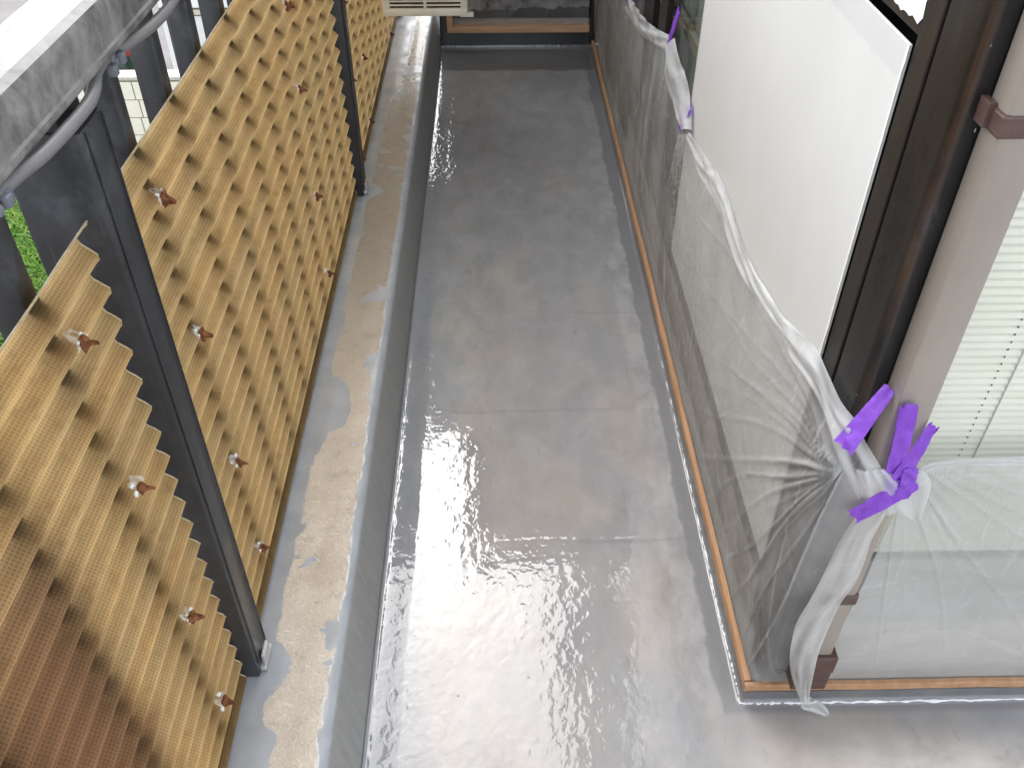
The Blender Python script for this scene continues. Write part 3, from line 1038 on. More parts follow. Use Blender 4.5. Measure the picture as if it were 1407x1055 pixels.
MB().box(-0.505, -0.4655, -1.2, 6.0, 0.185, 0.209, 0.003).out('bottom_rail', 'dark_paint', ra)

# conduit below the handrail
cp_ = spline([(-0.455, -0.2, 1.2125), (-0.452, 0.35, 1.2125), (-0.447, 0.64, 1.2125), (-0.437, 0.745, 1.2125), (-0.432, 0.80, 1.209), (-0.431, 0.868, 1.2065), (-0.432, 0.925, 1.206), (-0.437, 0.962, 1.209), (-0.446, 1.0, 1.2125), (-0.446, 1.05, 1.2125), (-0.436, 1.10, 1.211), (-0.433, 1.15, 1.207), (-0.433, 1.22, 1.203), (-0.436, 1.29, 1.205), (-0.442, 1.36, 1.210), (-0.45, 1.6, 1.2125), (-0.455, 3.4, 1.2125)], 120)
tag(MB().tube(cp_, 0.0072, 12).out('conduit', 'conduit', smooth=True), 'pale grey flexible conduit sagging under the silver handrail', 'conduit')
for (y, lab) in ((0.708, 'blue grey plastic clip under the handrail, nearer one left of the post'), (1.035, 'blue grey plastic clip under the handrail, just beyond the near post')):
    c = MB()
    for k in range(5):
        a = (random.uniform(-0.006, 0.006), random.uniform(-0.018, 0.018), random.uniform(-0.006, 0.006))
        r = random.uniform(0.004, 0.0075)
        c.box(-0.437 + a[0] - r * 0.7, -0.437 + a[0] + r * 0.7, y + a[1] - r, y + a[1] + r, 1.209 + a[2] - r, 1.209 + a[2] + r, 0.0025)
    tag(c.out('cable_clip', 'blue_clip', smooth=True, auto=40), lab, 'clip')

# corrugated panels -----------------------------------------------------------------
PX, AMP, WP = -0.4538, 0.0092, 0.0455
ZB, ZT = 0.176, 1.101


def corrugated(y0, y1, label, bolts, seed, top=ZT):
    root = empty('corrugated_panel', (PX, (y0 + y1) / 2, ZB), label, 'panel', 'corrugated panels on the railing')
    nz = int((top - ZB) / WP * 14)
    zz = np.linspace(ZB, top, nz)
    yy = np.unique(np.concatenate([np.arange(y0, y1, 0.035), [y1]]))
    arc_ = 0.0
    prof_, pz = [], None
    for z in zz:
        ph = 2 * PI * (z - ZT) / WP
        x = PX + AMP * math.cos(ph + 0.12 * math.sin(ph))
        if pz is not None:
            arc_ += math.hypot(x - pz[0], z - pz[1])
        pz = (x, z)
        prof_.append((x, z, arc_))
    v, uv = [], []
    for y in yy:
        sag = 0.003 * mnoise.noise((y * 2.0, seed, 0))
        for x, z, a in prof_:
            e = 0.0012 * mnoise.noise((z * 60, seed, y)) if y in (y0, y1) else 0
            v.append((x + sag * 0.5, y + e, z + sag + 0.0008 * mnoise.noise((y * 9, z * 7, seed))))
            uv.append((y, a))
    f = gridfaces(len(yy), nz)
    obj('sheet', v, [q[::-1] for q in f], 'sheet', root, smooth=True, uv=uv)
    # cut edges of the sheet
    em = MB()
    n_ = nz
    for col in ((len(yy) - 1) * n_, 0):
        pts = [v[col + i] for i in range(n_)]
        em.tube(pts[::2], 0.0011, 5)
    em.tube([v[i * n_ + n_ - 1] for i in range(len(yy))], 0.0013, 5)
    em.out('edge', 'sheet_edge', root, smooth=True)
    for (by, bz) in bolts:
        # hook bolt sits on the crest next to bz
        kz = round((bz - ZT) / WP) * WP + ZT
        cx_ = PX + AMP + 0.001
        bm_ = MB()
        r = 0.0080 * random.uniform(0.85, 1.15)
        rings = [(-0.002, 0.9), (0.002, 1.15), (0.005, 0.8), (0.008, 0.45), (0.015, 0.34), (0.0165, 0.22)]
        nn_ = 9
        vv = []
        tilt = (random.uniform(-0.25, 0.25), random.uniform(-0.3, 0.1))
        for d, s_ in rings:
            for q in range(nn_):
                a = 2 * PI * q / nn_
                rr = r * s_ * (1 + 0.75 * mnoise.noise((q * 1.7, d * 300, by * 9 + bz)))
                vv.append((cx_ + d, by + math.cos(a) * rr + tilt[0] * d, kz + math.sin(a) * rr * 1.15 + tilt[1] * d))
        ff = [(i * nn_ + q, i * nn_ + (q + 1) % nn_, (i + 1) * nn_ + (q + 1) % nn_, (i + 1) * nn_ + q) for i in range(len(rings) - 1) for q in range(nn_)]
        ff.append(tuple(range((len(rings) - 1) * nn_, len(rings) * nn_)))
        bo = obj('bolt', vv, ff, 'rust', root)
        # perished clear washer: crumpled saddle over the crest
        vv, nr, na = [], 4, 16
        for i in range(nr):
            for q in range(na):
                a = 2 * PI * q / na
                rr = 0.005 + 0.0085 * i / (nr - 1) * (0.95 + 0.95 * mnoise.noise((math.cos(a) * 2, math.sin(a) * 2, by * 13 + bz * 7)) + 0.2)
                dy, dz = math.cos(a) * rr, math.sin(a) * rr
                ph = 2 * PI * (kz + dz - ZT) / WP
                vv.append((PX + AMP * math.cos(ph + 0.12 * math.sin(ph)) + 0.0015 + 0.003 * abs(mnoise.noise((a * 2.0, i, by))), by + dy, kz + dz))
        ff = [(i * na + q, i * na + (q + 1) % na, (i + 1) * na + (q + 1) % na, (i + 1) * na + q) for i in range(nr - 1) for q in range(na)]
        sm_ = MB()
        for q in range(random.choice((2, 3, 3, 4))):
            a = random.uniform(0.6, 2.9) if q < 2 else random.uniform(0, 6.28)
            rr = random.uniform(0.007, 0.013)
            cy_, cz_ = by + math.cos(a) * rr, kz + math.sin(a) * rr
            ph = 2 * PI * (cz_ - ZT) / WP
            px_ = PX + AMP * math.cos(ph + 0.12 * math.sin(ph)) + 0.001
            w_ = random.uniform(0.0022, 0.0048)
            lv, n1_, n2_ = [], 5, 8
            for i in range(n1_):
                for j in range(n2_):
                    t, u = PI * i / (n1_ - 1), 2 * PI * j / n2_
                    k_ = w_ * (1 + 0.7 * mnoise.noise((i * 0.9 + q, j * 0.8, by * 20 + bz * 9)))
                    lv.append((px_ + 0.7 * k_ * math.cos(t), cy_ + k_ * math.sin(t) * math.cos(u), cz_ + 1.2 * k_ * math.sin(t) * math.sin(u)))
            sm_.add(lv, [(i * n2_ + j, i * n2_ + (j + 1) % n2_, (i + 1) * n2_ + (j + 1) % n2_, (i + 1) * n2_ + j) for i in range(n1_ - 1) for j in range(n2_)])
        sm_.out('sealant', 'torn_white', bo, smooth=True)
        obj('washer', vv, ff, 'washer', bo, smooth=True, fold=[max(0, 0.4 + 1.3 * mnoise.noise((p[1] * 170, p[2] * 170, by))) for p in vv])
    return root


def edge_mats():
    m = NT('sheet_edge')
    n = m.noise(m.coord(), 40, 3)
    m.bsdf(m.ramp(n, [(0.3, (0.40, 0.31, 0.18)), (0.7, (0.55, 0.47, 0.32))]), 0.45, None, 0.4)
    MAT['sheet_edge'] = m.m
    film_mat('washer', 0.0, 0.9, (0.85, 0.85, 0.82), 0.1)


edge_mats()
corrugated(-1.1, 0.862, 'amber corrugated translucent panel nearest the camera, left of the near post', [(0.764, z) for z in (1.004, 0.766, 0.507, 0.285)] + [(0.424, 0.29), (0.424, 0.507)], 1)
corrugated(0.952, 2.592, 'amber corrugated translucent panel between the two railing posts', [(1.075, z) for z in (0.993, 0.776, 0.503, 0.279)] + [(1.99, z) for z in (0.963, 0.764, 0.503, 0.271)] + [(1.535, 0.97)] * 0, 2, 1.094)
corrugated(2.682, 4.32, 'amber corrugated translucent panel beyond the far post', [(2.73, z) for z in (0.737, 0.491, 0.257)] + [(3.03, z) for z in (0.737, 0.481, 0.242)] + [(3.9, z) for z in (0.737, 0.481, 0.242)], 3, 1.094)

# ------------------------------------------------------------------ outdoor unit at the far left
un = empty('outdoor_unit', (-0.262, 3.7, 0.44), 'cream metal outdoor unit with slotted grille above the far kerb', 'appliance')
UX0, UX1, UY0, UY1, UZ0, UZ1 = -0.426, -0.100, 3.55, 3.88, 0.424, 1.80
b = MB()
b.box(UX0, UX1, UY0, UY0 + 0.02, UZ0, UZ0 + 0.030, 0.007)
b.box(UX0, UX0 + 0.028, UY0 + 0.001, UY0 + 0.02, UZ0 + 0.024, 0.80, 0.004)
b.box(UX1 - 0.028, UX1, UY0 + 0.001, UY0 + 0.02, UZ0 + 0.024, 0.80, 0.004)
b.box((UX0 + UX1) / 2 - 0.006, (UX0 + UX1) / 2 + 0.006, UY0 + 0.001, UY0 + 0.018, UZ0 + 0.024, 0.80, 0.002)
b.box(UX0, UX1, UY0, UY0 + 0.02, 0.80, UZ1, 0.007)
b.box(UX0, UX0 + 0.01, UY0 + 0.02, UY1, UZ0 + 0.004, UZ1 - 0.002, 0.002)
b.box(UX1 - 0.01, UX1, UY0 + 0.02, UY1, UZ0 + 0.004, UZ1 - 0.002, 0.002)
b.box(UX0 + 0.01, UX1 - 0.01, UY0 + 0.02, UY1, UZ0 + 0.003, UZ0 + 0.013)
b.box(UX0 + 0.01, UX1 - 0.01, UY0 + 0.02, UY1, UZ1 - 0.012, UZ1 - 0.002)
b.out('casing', 'unit_cream', un, smooth=True, auto=40)
MB().box(UX0 + 0.012, UX1 - 0.012, UY0 + 0.05, UY0 + 0.06, UZ0 + 0.014, 0.81).out('core', 'unit_inside', un)
z = UZ0 + 0.0385
sl = None
k = 0
while z < 0.79:
    if sl is None:
        sl = MB()
        sl.box(UX0 + 0.026, UX1 - 0.026, UY0 + 0.003, UY0 + 0.014, z, z + 0.0055, 0.001)
        sl = sl.out('grille_slat', 'unit_cream', un)
    else:
        c = sl.copy()
        COL.objects.link(c)
        c.parent = un
        c.location.z = 0.0145 * k
    k += 1
    z += 0.0145
MB().box(UX1 - 0.03, UX1 + 0.022, UY0 + 0.004, UY0 + 0.03, UZ0 - 0.004, UZ0 + 0.010, 0.002).out('foot', 'unit_cream', un)
br = MB()
for z in (0.60, 1.15):
    br.box(-0.232, -0.208, UY1 + 0.001, YF + 0.055, z, z + 0.03, 0.002)
    br.box(-0.40, -0.12, UY1 + 0.001, UY1 + 0.012, z - 0.002, z + 0.032)
br.out('bracket', 'dark_paint', un)

# ------------------------------------------------------------------ polythene films
FILM_N = np.array


def ties_fold(Y, Z, ties, seed):
    r = np.random.RandomState(seed)
    h = np.zeros_like(Y)
    for (ty, tz, a0, a1, n_, amp, reach) in ties:
        dy, dz = Y - ty, tz - Z
        rad = np.hypot(dy, dz) + 1e-6
        ang = np.degrees(np.arctan2(dz, dy))
        for j in range(n_):
            c = a0 + (a1 - a0) * (j + r.uniform(0.1, 0.9)) / n_
            wd = r.uniform(0.0016, 0.0042)
            dist = np.abs(np.radians(ang - c + 1.5 * np.sin(rad * r.uniform(3, 9) + r.uniform(0, 6)))) * (rad ** 0.72) * 0.9
            h += amp * r.uniform(0.3, 1.0) * np.exp(-(dist / wd) ** 1.3) * np.exp(-rad / (reach * r.uniform(0.5, 1.3))) * np.clip(rad / 0.03, 0, 1)
    return h


def film_grid(T, B, NR, nu, nv, ties, seed, bulge, drape, fold_noise=1.0):
    """sheet between a top and a bottom path; returns verts, density, uv"""
    Tt, Bb, Nn = spline(T, nu), spline(B, nu), spline(NR, nu)
    Nn = Nn / np.linalg.norm(Nn, axis=1)[:, None]
    s = np.linspace(0, 1, nv)
    P = Bb[:, None, :] + (Tt - Bb)[:, None, :] * s[None, :, None]
    L = np.concatenate([[0], np.cumsum(np.linalg.norm(np.diff(Bb, axis=0) * 0.5 + np.diff(Tt, axis=0) * 0.5, axis=1))])
    U = np.repeat(L[:, None], nv, 1)
    Hh = P[:, :, 2]
    env = np.clip(np.minimum(s / 0.10, (1 - s) / 0.06), 0, 1)[None, :] ** 0.7
    return P, Nn, U, Hh, env, s


# -- film on the left-facing wall, wrapped round the corner
T1 = [(0.486, 4.32, 0.80), (0.486, 3.62, 0.74), (0.486, 3.32, 0.565), (0.486, 3.02, 0.575), (0.486, 2.73, 0.635), (0.486, 2.46, 0.70), (0.485, 2.28, 0.66), (0.485, 2.11, 0.62), (0.486, 1.93, 0.625), (0.486, 1.71, 0.648), (0.486, 1.48, 0.642), (0.486, 1.24, 0.672), (0.486, 1.08, 0.715), (0.484, 0.94, 0.74), (0.478, 0.885, 0.745), (0.492, 0.868, 0.70), (0.530, 0.863, 0.64)]
B1 = [(0.480, 4.32, 0.057), (0.480, 3.62, 0.057), (0.480, 3.32, 0.057), (0.480, 3.02, 0.057), (0.480, 2.73, 0.057), (0.480, 2.46, 0.057), (0.480, 2.28, 0.057), (0.480, 2.10, 0.057), (0.480, 1.90, 0.057), (0.479, 1.66, 0.057), (0.479, 1.45, 0.057), (0.479, 1.25, 0.057), (0.478, 1.12, 0.057), (0.477, 1.02, 0.058), (0.476, 0.945, 0.058), (0.488, 0.918, 0.059), (0.566, 0.9165, 0.058)]
N1 = [(-1, 0, 0.1)] * 13 + [(-1, -0.15, 0.1), (-0.9, -0.5, 0.1), (-0.6, -0.8, 0.1), (-0.3, -1, 0.1)]
nu, nv = 420, 130
P, Nn, U, Hh, env, s = film_grid(T1, B1, N1, nu, nv, None, 3, 0, 0)
A = P[:, :, 1].copy()
A[-60:, :] -= np.clip(P[-60:, :, 0] - 0.478, 0, 1) * 0.9
ties = [(0.86, 0.70, 8, 84, 17, 0.013, 0.55), (2.15, 0.61, 62, 150, 14, 0.010, 0.28), (2.46, 0.69, 60, 125, 8, 0.010, 0.28), (3.33, 0.56, 40, 140, 9, 0.012, 0.3)]
F1 = ties_fold(A, Hh, ties, 5)
# soft upright drapes and brushed crinkles near the foot
dr = vnoise(U * 7 + 1.2 * vnoise(U * 3, Hh * 5, 2), Hh * 1.6, 11) * 0.014 + vnoise(U * 19 + Hh * 3, Hh * 3.1, 12) * 0.005
foot = np.exp(-((s - 0.02) / 0.20) ** 2)[None, :]
br_ = (np.abs(vnoise(U * 55 + Hh * 30, Hh * 16, 13)) ** 0.8 * 0.004) * (0.25 + foot)
cr = np.abs(vnoise(U * 26 - Hh * 10, Hh * 21 + U * 7, 14)) * 0.004 + np.abs(vnoise(U * 11 + Hh * 9, Hh * 12, 15)) * 0.005
kd = np.clip(np.hypot(A - 0.87, Hh - 0.70) / 0.45, 0.08, 1)
H1 = (F1 + dr + (br_ + cr) * kd + 0.010 * np.sin(PI * s)[None, :]) * env
G1 = P + Nn[:, None, :] * H1[:, :, None]
gx = np.abs(np.gradient(H1, axis=0)) / 0.012 + np.abs(np.gradient(H1, axis=1)) / 0.005
dens = np.clip(F1 / 0.011, 0, 1) * 0.55 + np.clip(gx * 0.75, 0, 1) * 0.35 + foot * 0.22 + np.clip((s - 0.93) / 0.07, 0, 1)[None, :] * 0.3
# faint diagonal hollow where the film lies off the wall
drape_ = vnoise(U * 6.5 + 1.5 * vnoise(U * 2, Hh * 4, 2), Hh * 1.3 + 9, 111) + 0.5 * vnoise(U * 17 + Hh * 4, Hh * 2.2, 112)
wa = U * 4.0 + vnoise(U * 3, Hh * 4, 120) * 1.5


def creases(c, q, sd, width):
    n_ = vnoise(c, q, sd)
    return np.clip(1 - np.abs(n_) / width, 0, 1) ** 1.5 * np.clip(0.2 + 2.2 * vnoise(c * 0.6 + 7, q * 1.7, sd + 1), 0, 1)


crease = creases(U * 12 + Hh * 3 + wa * 0.3, Hh * 1.6 + U, 121, 0.05) + 0.8 * creases(U * 7 - Hh * 6, Hh * 3 + U * 2, 123, 0.035) + 0.6 * creases(U * 26 + Hh * 16, Hh * 5, 125, 0.08) * (0.4 + foot)
dens = np.clip(dens + 0.75 * drape_ * env + 0.8 * np.clip(crease, 0, 1) * env, 0, 1)
fs = empty('protective_film', (0.48, 2.2, 0.06), 'milky plastic film hung along the left-facing house wall down to the long strip', 'plastic film')
obj('sheet', G1.reshape(-1, 3), gridfaces(nu, nv), 'film', fs, smooth=True, uv=np.stack([U.ravel(), Hh.ravel()], 1).tolist(), fold=dens)


def hem(name, L, R_, parent, n, m, bulge, out, ridges, seed, base=0.4, mat='film_hem'):
    a, b = spline(L, n), spline(R_, n)
    t = np.linspace(0, 1, m)
    P = a[:, None, :] + (b - a)[:, None, :] * t[None, :, None]
    u_ = np.concatenate([[0], np.cumsum(np.linalg.norm(np.diff(a, axis=0), axis=1))])[:, None] * 7.0 + seed
    ph = ridges * (t[None, :] + 0.16 * vnoise(u_ * 1.7 + 0 * t[None, :], 0 * u_ + 3 * t[None, :], seed)) + 0.35 * np.sin(u_ * 1.1)
    rid = 0.5 + 0.5 * np.cos(2 * PI * ph)
    h = bulge * np.sin(PI * t)[None, :] ** 0.6 + 0.0030 * rid + 0.008 * vnoise(u_ * 1.6 + 2 * t[None, :], 3 * t[None, :] + u_ * 0.4, seed + 1) + 0.0035 * vnoise(u_ * 3.2 + t[None, :] * 3, 7 * t[None, :] - u_ * 1.2, seed + 2)
    o_ = np.array(out, float)
    o_ /= np.linalg.norm(o_)
    P = P + h[:, :, None] * o_[None, None, :]
    Uu = np.repeat(np.concatenate([[0], np.cumsum(np.linalg.norm(np.diff(a, axis=0), axis=1))])[:, None], m, 1)
    Vv = np.repeat(t[None, :] * 0.08, n, 0)
    d = np.clip(base + 0.45 * rid ** 2 + 0.8 * vnoise(u_ * 2.2 + t[None, :], 4 * t[None, :], seed + 3), 0, 1)
    return obj(name, P.reshape(-1, 3), gridfaces(n, m), mat, parent, smooth=True, uv=np.stack([Uu.ravel(), Vv.ravel()], 1).tolist(), fold=d)


hem('hem', [(0.482, 3.36, 0.50), (0.482, 3.0, 0.552), (0.482, 2.71, 0.62), (0.482, 2.486, 0.676)], [(0.488, 3.29, 0.57), (0.488, 3.06, 0.597), (0.488, 2.76, 0.652), (0.488, 2.466, 0.728)], fs, 70, 12, 0.010, (-1, 0, 0.3), 1.6, 21)
hem('hem', [(0.480, 2.47, 0.672), (0.478, 2.443, 0.628), (0.478, 2.364, 0.611), (0.478, 2.271, 0.604), (0.478, 2.133, 0.606)], [(0.488, 2.43, 0.736), (0.488, 2.311, 0.717), (0.488, 2.239, 0.713), (0.488, 2.153, 0.686), (0.488, 2.088, 0.632)], fs, 70, 14, 0.012, (-1, 0, 0.3), 1.8, 31, 0.6)
hem('hem', [(0.480, 2.126, 0.598), (0.480, 1.935, 0.606), (0.480, 1.686, 0.625), (0.480, 1.48, 0.622), (0.480, 1.226, 0.664), (0.479, 1.027, 0.706), (0.474, 0.916, 0.716), (0.466, 0.878, 0.728), (0.486, 0.868, 0.690), (0.520, 0.862, 0.630)],
    [(0.489, 2.09, 0.622), (0.489, 1.921, 0.646), (0.489, 1.74, 0.676), (0.490, 1.49, 0.656), (0.490, 1.25, 0.690), (0.490, 1.07, 0.742), (0.488, 0.945, 0.750), (0.484, 0.880, 0.772), (0.508, 0.864, 0.735), (0.552, 0.860, 0.672)], fs, 190, 22, 0.005, (-0.9, -0.45, 0.35), 1.7, 41, 0.15)
# drawn-together plastic at the taped corner
hem('gather', [(0.497, 0.863, 0.70), (0.515, 0.859, 0.655), (0.532, 0.858, 0.622), (0.548, 0.858, 0.60)], [(0.535, 0.861, 0.70), (0.552, 0.858, 0.688), (0.572, 0.857, 0.668), (0.585, 0.857, 0.625)], fs, 50, 20, 0.012, (-0.3, -1, 0.35), 3.2, 51, 0.5)
# hanging flap between the two films, and its twisted tail
flap = hem('flap', [(0.531, 0.858, 0.644), (0.507, 0.852, 0.556), (0.498, 0.850, 0.44), (0.486, 0.851, 0.333), (0.503, 0.853, 0.212), (0.548, 0.857, 0.095)],
           [(0.568, 0.858, 0.627), (0.556, 0.852, 0.546), (0.558, 0.850, 0.458), (0.545, 0.851, 0.381), (0.543, 0.853, 0.256), (0.562, 0.857, 0.096)], fs, 110, 20, 0.006, (-0.3, -1, 0.2), 1.7, 61, 0.05, 'film_flap')
hem('tail', [(0.548, 0.857, 0.104), (0.556, 0.860, 0.060), (0.583, 0.866, 0.034), (0.606, 0.868, 0.018), (0.618, 0.872, 0.006)], [(0.566, 0.857, 0.104), (0.574, 0.864, 0.064), (0.598, 0.886, 0.042), (0.622, 0.884, 0.016), (0.627, 0.877, 0.005)], fs, 40, 12, 0.004, (-0.2, -0.6, 0.8), 1.6, 66, 0.3, 'film_hem')

# -- film under the window facing the camera
T2 = [(0.590, 0.872, 0.640), (0.600, 0.880, 0.668), (0.64, 0.890, 0.682), (0.75, 0.892, 0.686), (0.95, 0.892, 0.683), (1.4, 0.892, 0.68)]
B2 = [(0.594, 0.9205, 0.057), (0.605, 0.9205, 0.057), (0.66, 0.9205, 0.057), (0.79, 0.921, 0.057), (1.02, 0.921, 0.057), (1.5, 0.922, 0.057)]
N2 = [(-0.2, -1, 0.1)] * 2 + [(0, -1, 0.1)] * 4
nu, nv = 260, 110
P, Nn, U, Hh, env, s = film_grid(T2, B2, N2, nu, nv, None, 3, 0, 0)
ties2 = [(0.57, 0.70, 6, 80, 12, 0.008, 0.4)]
F2 = ties_fold(P[:, :, 0], Hh, ties2, 8)
dr = vnoise(U * 5 + Hh * 3, Hh * 5 - U * 2, 71) * 0.014 + vnoise(U * 13 - Hh * 6, Hh * 12, 72) * 0.004
cr = np.abs(vnoise(U * 16 + Hh * 14, Hh * 22 - U * 9, 73)) * 0.004 + np.abs(vnoise(U * 7, Hh * 24, 74)) * 0.003
H2 = (F2 + dr + cr + 0.006 * np.sin(PI * s)[None, :]) * env
G2 = P + Nn[:, None, :] * H2[:, :, None]
gx = np.abs(np.gradient(H2, axis=0)) / 0.008 + np.abs(np.gradient(H2, axis=1)) / 0.006
edge = np.exp(-(np.arange(nu)[:, None] / 7.0) ** 2)
hemb = np.clip((s - 0.90) / 0.03, 0, 1)[None, :] * np.clip(0.45 + 0.5 * vnoise(U * 9, Hh * 130, 75), 0, 1)
dens = np.clip(np.clip(F2 / 0.009, 0, 1) * 0.4 + np.clip(gx * 0.6, 0, 1) * 0.3 + edge * 0.45 + hemb * 0.6 + 0.10 * np.exp(-(s / 0.12) ** 2)[None, :] + 0.08, 0, 1)
cr2 = creases(U * 9 + Hh * 14, Hh * 5 - U * 4, 131, 0.04) + creases(U * 6 - Hh * 20, Hh * 9 + U * 3, 133, 0.035) + 0.7 * creases(U * 5 + Hh * 34, U * 7, 135, 0.05)
dens = np.clip(dens + 0.38 * np.clip(cr2, 0, 1) * env + 0.5 * vnoise(U * 3 + Hh * 5, Hh * 6 - U * 2, 137) * env, 0, 1)
f2 = empty('protective_film', (1.0, 0.905, 0.06), 'milky plastic film stretched under the window facing the camera', 'plastic film')
obj('sheet', G2.reshape(-1, 3), [q[::-1] for q in gridfaces(nu, nv)], 'film_right', f2, smooth=True, uv=np.stack([U.ravel(), Hh.ravel()], 1).tolist(), fold=dens)
hem('hem', [(0.588, 0.868, 0.642), (0.63, 0.884, 0.668), (0.75, 0.887, 0.668), (0.95, 0.887, 0.668), (1.4, 0.887, 0.665)], [(0.583, 0.866, 0.672), (0.62, 0.884, 0.687), (0.75, 0.888, 0.689), (0.95, 0.888, 0.686), (1.4, 0.888, 0.683)], f2, 120, 10, 0.004, (0, -1, 0.3), 2.1, 81, 0.25)
hem('corner_flap', [(0.557, 0.855, 0.640), (0.566, 0.854, 0.622), (0.582, 0.854, 0.612), (0.602, 0.856, 0.598)], [(0.588, 0.856, 0.700), (0.600, 0.855, 0.688), (0.612, 0.855, 0.660), (0.619, 0.857, 0.592)], f2, 40, 14, 0.004, (0, -1, 0.2), 1.2, 91, 0.35, 'film_flap')

# -- film over the far door
T3 = [(-0.21, YF - 0.02, 0.245), (-0.10, YF - 0.03, 0.205), (0.0, YF - 0.03, 0.225), (0.12, YF - 0.03, 0.205), (0.28, YF - 0.03, 0.20), (0.45, YF - 0.02, 0.235)]
T3 = [(x, y, z + 0.16) for x, y, z in T3]
B3 = [(x, YF + 0.008, 0.1135) for x in (-0.19, -0.10, 0.0, 0.12, 0.28, 0.452)]
N3 = [(0, -1, 0.2)] * 6
nu, nv = 200, 60
P, Nn, U, Hh, env, s = film_grid(T3, B3, N3, nu, nv, None, 3, 0, 0)
F3 = ties_fold(P[:, :, 0], Hh, [(0.0, 0.40, 30, 150, 16, 0.012, 0.3), (0.3, 0.40, 30, 150, 16, 0.012, 0.3), (-0.15, 0.40, 30, 120, 8, 0.010, 0.3)], 15)
cr = np.abs(vnoise(U * 40 + Hh * 10, Hh * 12, 16)) * 0.008
H3 = (F3 + cr + 0.01 * vnoise(U * 9, Hh * 4, 17)) * env
G3 = P + Nn[:, None, :] * H3[:, :, None]
fold_edge = 0.185 + 0.03 * vnoise(U * 11, 0 * U, 18) + 0.012 * vnoise(U * 37, 0 * U, 19)
dens = np.clip(F3 / 0.012, 0, 1) * 0.4 + np.clip((Hh - fold_edge) / 0.008, 0, 1) * (0.35 + 0.4 * vnoise(U * 23, Hh * 30, 20)) + 0.35 * np.exp(-(s / 0.05) ** 2)[None, :]
f3 = empty('protective_film', (0.12, YF, 0.11), 'clear crinkled plastic film over the dark door at the far end', 'plastic film')
obj('sheet', G3.reshape(-1, 3), [q[::-1] for q in gridfaces(nu, nv)], 'film_far', f3, smooth=True, uv=np.stack([U.ravel(), Hh.ravel()], 1).tolist(), fold=np.clip(dens, 0, 1))

# ------------------------------------------------------------------ purple tapes
def tape(a, b, w0, w1, out, label, bow=0.003, up=None):
    """strip of tape from a to b, bent slightly and with torn ends"""
    a, b, out = Vector(a), Vector(b), Vector(out).normalized()
    d = (b - a)
    side = d.cross(out).normalized()
    n, m_ = 26, 7
    vt = []
    for layer in (0, 1):
        for i in range(n):
            t = i / (n - 1)
            for j in range(m_):
                q = j / (m_ - 1) - 0.5
                wd = w0 + (w1 - w0) * t
                p = a + d * t + side * q * wd
                e = 0.10 * mnoise.noise((j * 1.7, a.x * 50, a.z * 40)) * (1 if t == 0 or t == 1 else 0)
                p += d * e * 0.7
                p += out * (bow * math.sin(PI * t) + 0.0036 * mnoise.noise((t * 4, q * 2.4, a.x * 80)) + 0.0022 * mnoise.noise((t * 11 + q * 5, q * 7, a.x * 90)) - 0.0003 * layer)
                vt.append(p)
    f = gridfaces(n, m_)
    k = n * m_
    ff = f + [tuple(i + k for i in q[::-1]) for q in f]
    rim = [i * m_ for i in range(n)] + [(n - 1) * m_ + j for j in range(1, m_)] + [i * m_ + m_ - 1 for i in range(n - 2, -1, -1)] + [j for j in range(m_ - 2, 0, -1)]
    for i in range(len(rim)):
        p, q = rim[i], rim[(i + 1) % len(rim)]
        ff.append((p, p + k, q + k, q))
    o = obj('purple_tape', vt, ff, 'tape', smooth=True, auto=60)
    return tag(o, label, 'tape', 'purple masking tapes')


tape((0.525, 0.896, 0.815), (0.468, 0.858, 0.742), 0.018, 0.030, (-0.6, -0.7, 0.35), 'purple tape from the black post to the white gathered film, leftmost at the knot')
tape((0.541, 0.864, 0.812), (0.551, 0.853, 0.690), 0.024, 0.026, (-0.1, -1, 0.15), 'upright purple tape stuck on the beige downpipe above the knot')
tape((0.586, 0.866, 0.775), (0.552, 0.850, 0.668), 0.015, 0.026, (0.0, -1, 0.2), 'slanting purple tape at the right edge of the downpipe, over the upright one')
tape((0.578, 0.8485, 0.684), (0.510, 0.846, 0.612), 0.030, 0.026, (-0.15, -1, 0.25), 'wide purple tape lying lowest across the knot of gathered film')
tape((0.571, 0.852, 0.705), (0.570, 0.8475, 0.650), 0.022, 0.020, (0, -1, 0.2), 'short purple tape end hanging at the right of the knot')
tape((0.489, 2.425, 0.812), (0.478, 2.47, 0.665), 0.030, 0.020, (-1, -0.1, 0.2), 'thin purple tape high on the far glass, pulling up the film')
tape((0.488, 2.125, 0.672), (0.472, 2.165, 0.602), 0.026, 0.040, (-1, -0.1, 0.3), 'small purple tape at the lower far corner of the white board')
tape((0.488, 3.28, 0.64), (0.478, 3.33, 0.548), 0.07, 0.06, (-1, -0.1, 0.3), 'far purple tape at the top edge of the film by the dark stile')

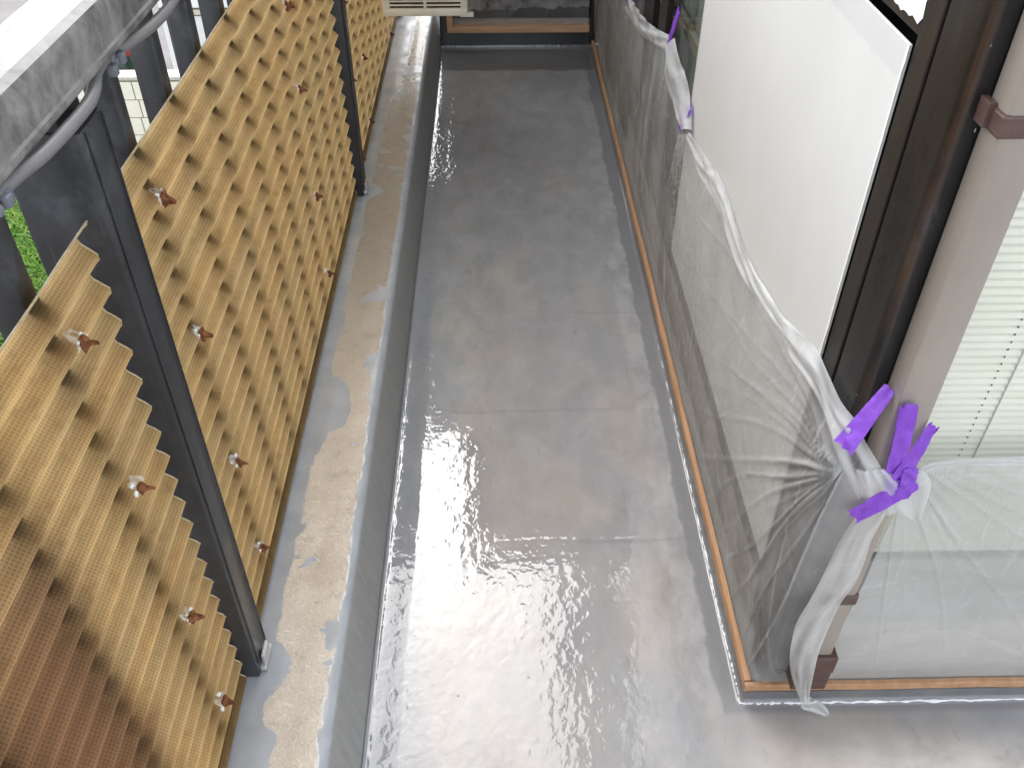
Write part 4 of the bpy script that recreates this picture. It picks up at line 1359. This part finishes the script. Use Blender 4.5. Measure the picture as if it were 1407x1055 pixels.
# ------------------------------------------------------------------ outside, below the railing
tw = empty('tiled_wall', (-3.2, 7.0, ZG), 'low cream tiled garden wall seen between the balusters', 'wall')
TY, TTOP = 7.0, -1.20
MB().box(-3.98, -1.0, TY + 0.012, TY + 0.14, ZG, TTOP).out('core', 'grout', tw)
MB().box(-3.985, -1.0, TY - 0.004, TY + 0.15, TTOP, TTOP + 0.03, 0.006).out('coping', 'coping', tw)
ti = None
for r in range(6):
    for c in range(10):
        x, z = -3.96 + c * 0.27 + (0.02 if r % 2 else 0.0), TTOP - 0.006 - (r + 1) * 0.150
        if ti is None:
            ti = MB().box(0, 0.262, TY, TY + 0.0125, 0, 0.143, 0.003)
            me0 = ti.v
            ti = obj('tile', [(p[0] + x, p[1], p[2] + z) for p in me0], ti.f, 'tile', tw)
            o0 = (x, z)
        else:
            q = ti.copy()
            COL.objects.link(q)
            q.parent = tw
            q.location = (x - o0[0], random.uniform(-0.001, 0.001), z - o0[1])
rest = MB().box(-3.98, -1.0, TY + 0.004, TY + 0.0125, ZG, TTOP - 0.006 - 0.9 - 0.002)
rest.out('plinth', 'tile', tw)

nh = empty('white_house', (-1.5, 9.0, ZG), 'white sided neighbouring building behind the tiled wall', 'building')
MB().box(-3.24, 2.0, 9.0, 12.0, ZG, -1.36).out('lower_wall', 'siding', nh)
MB().box(-3.24, 2.0, 8.99, 12.0, -1.36, -1.345).out('trim', 'siding_trim', nh)
MB().box(-3.24, 2.0, 8.975, 12.0, -1.345, -1.30).out('band', 'siding_sill', nh)
MB().box(-3.24, 2.0, 8.99, 12.0, -1.30, -1.285).out('trim', 'siding_trim', nh)
MB().box(-3.24, 2.0, 9.0, 12.0, -1.285, -0.3).out('upper_wall', 'siding', nh)

pb = empty('round_bin', (-3.33, 8.05, ZG), 'dark green rounded bin with a red lid behind the tiled wall', 'bin')
prof_ = [(0.0, 0.30), (0.24, 0.30), (0.26, 0.6), (0.275, 1.1), (0.265, 1.38), (0.235, 1.55), (0.18, 1.66)]


def lathe(prof, cx, cy, cz, n=24):
    v = [(cx + r * math.cos(2 * PI * k / n), cy + r * math.sin(2 * PI * k / n), cz + z) for r, z in prof for k in range(n)]
    f = [(i * n + k, i * n + (k + 1) % n, (i + 1) * n + (k + 1) % n, (i + 1) * n + k) for i in range(len(prof) - 1) for k in range(n)]
    return v, f


v, f = lathe(prof_, -3.33, 8.05, ZG)
obj('body', v, f, 'bin_green', pb, smooth=True)
v, f = lathe([(0.188, 1.655), (0.185, 1.70), (0.14, 1.79), (0.05, 1.83), (0.0, 1.83)], -3.33, 8.05, ZG)
obj('lid', v, f, 'lid_red', pb, smooth=True)
v, f = lathe([(0.0, 0.0), (0.36, 0.0), (0.36, 1.10), (0.345, 1.32), (0.325, 1.32), (0.335, 1.1), (0.335, 0.30), (0.0, 0.29)], -3.33, 8.05, ZG)
obj('tub', v, f, 'white_plastic', pb, smooth=True, auto=40)

# grass below
N = 42000
gx_ = rng.uniform(-6.6, -3.4, N)
gy_ = rng.uniform(5.6, 9.6, N)
keep = (gy_ < 6.9) | (gx_ < -4.05)
gx_, gy_ = gx_[keep], gy_[keep]
N = len(gx_)
gv = np.zeros((N, 5, 3))
an = rng.uniform(0, 2 * PI, N)
ln = rng.uniform(0.06, 0.17, N)
wd = rng.uniform(0.006, 0.013, N)
le = rng.uniform(0.2, 1.1, N)
dx, dy = np.cos(an), np.sin(an)
for k, (t, sd_) in enumerate(((0, -1), (0, 1), (0.55, -0.8), (0.55, 0.8), (1, 0))):
    gv[:, k, 0] = gx_ + dx * ln * le * t * t - dy * wd * sd_
    gv[:, k, 1] = gy_ + dy * ln * le * t * t + dx * wd * sd_
    gv[:, k, 2] = ZG + ln * (t - 0.35 * le * t * t)
gf = []
for i in range(N):
    a = i * 5
    gf += [(a, a + 1, a + 3, a + 2), (a + 2, a + 3, a + 4)]
gr = obj('grass', gv.reshape(-1, 3), gf, 'grass', fold=np.repeat(rng.rand(N), 5))
tag(gr, 'bright green lawn below the balcony', 'grass', kind='stuff')
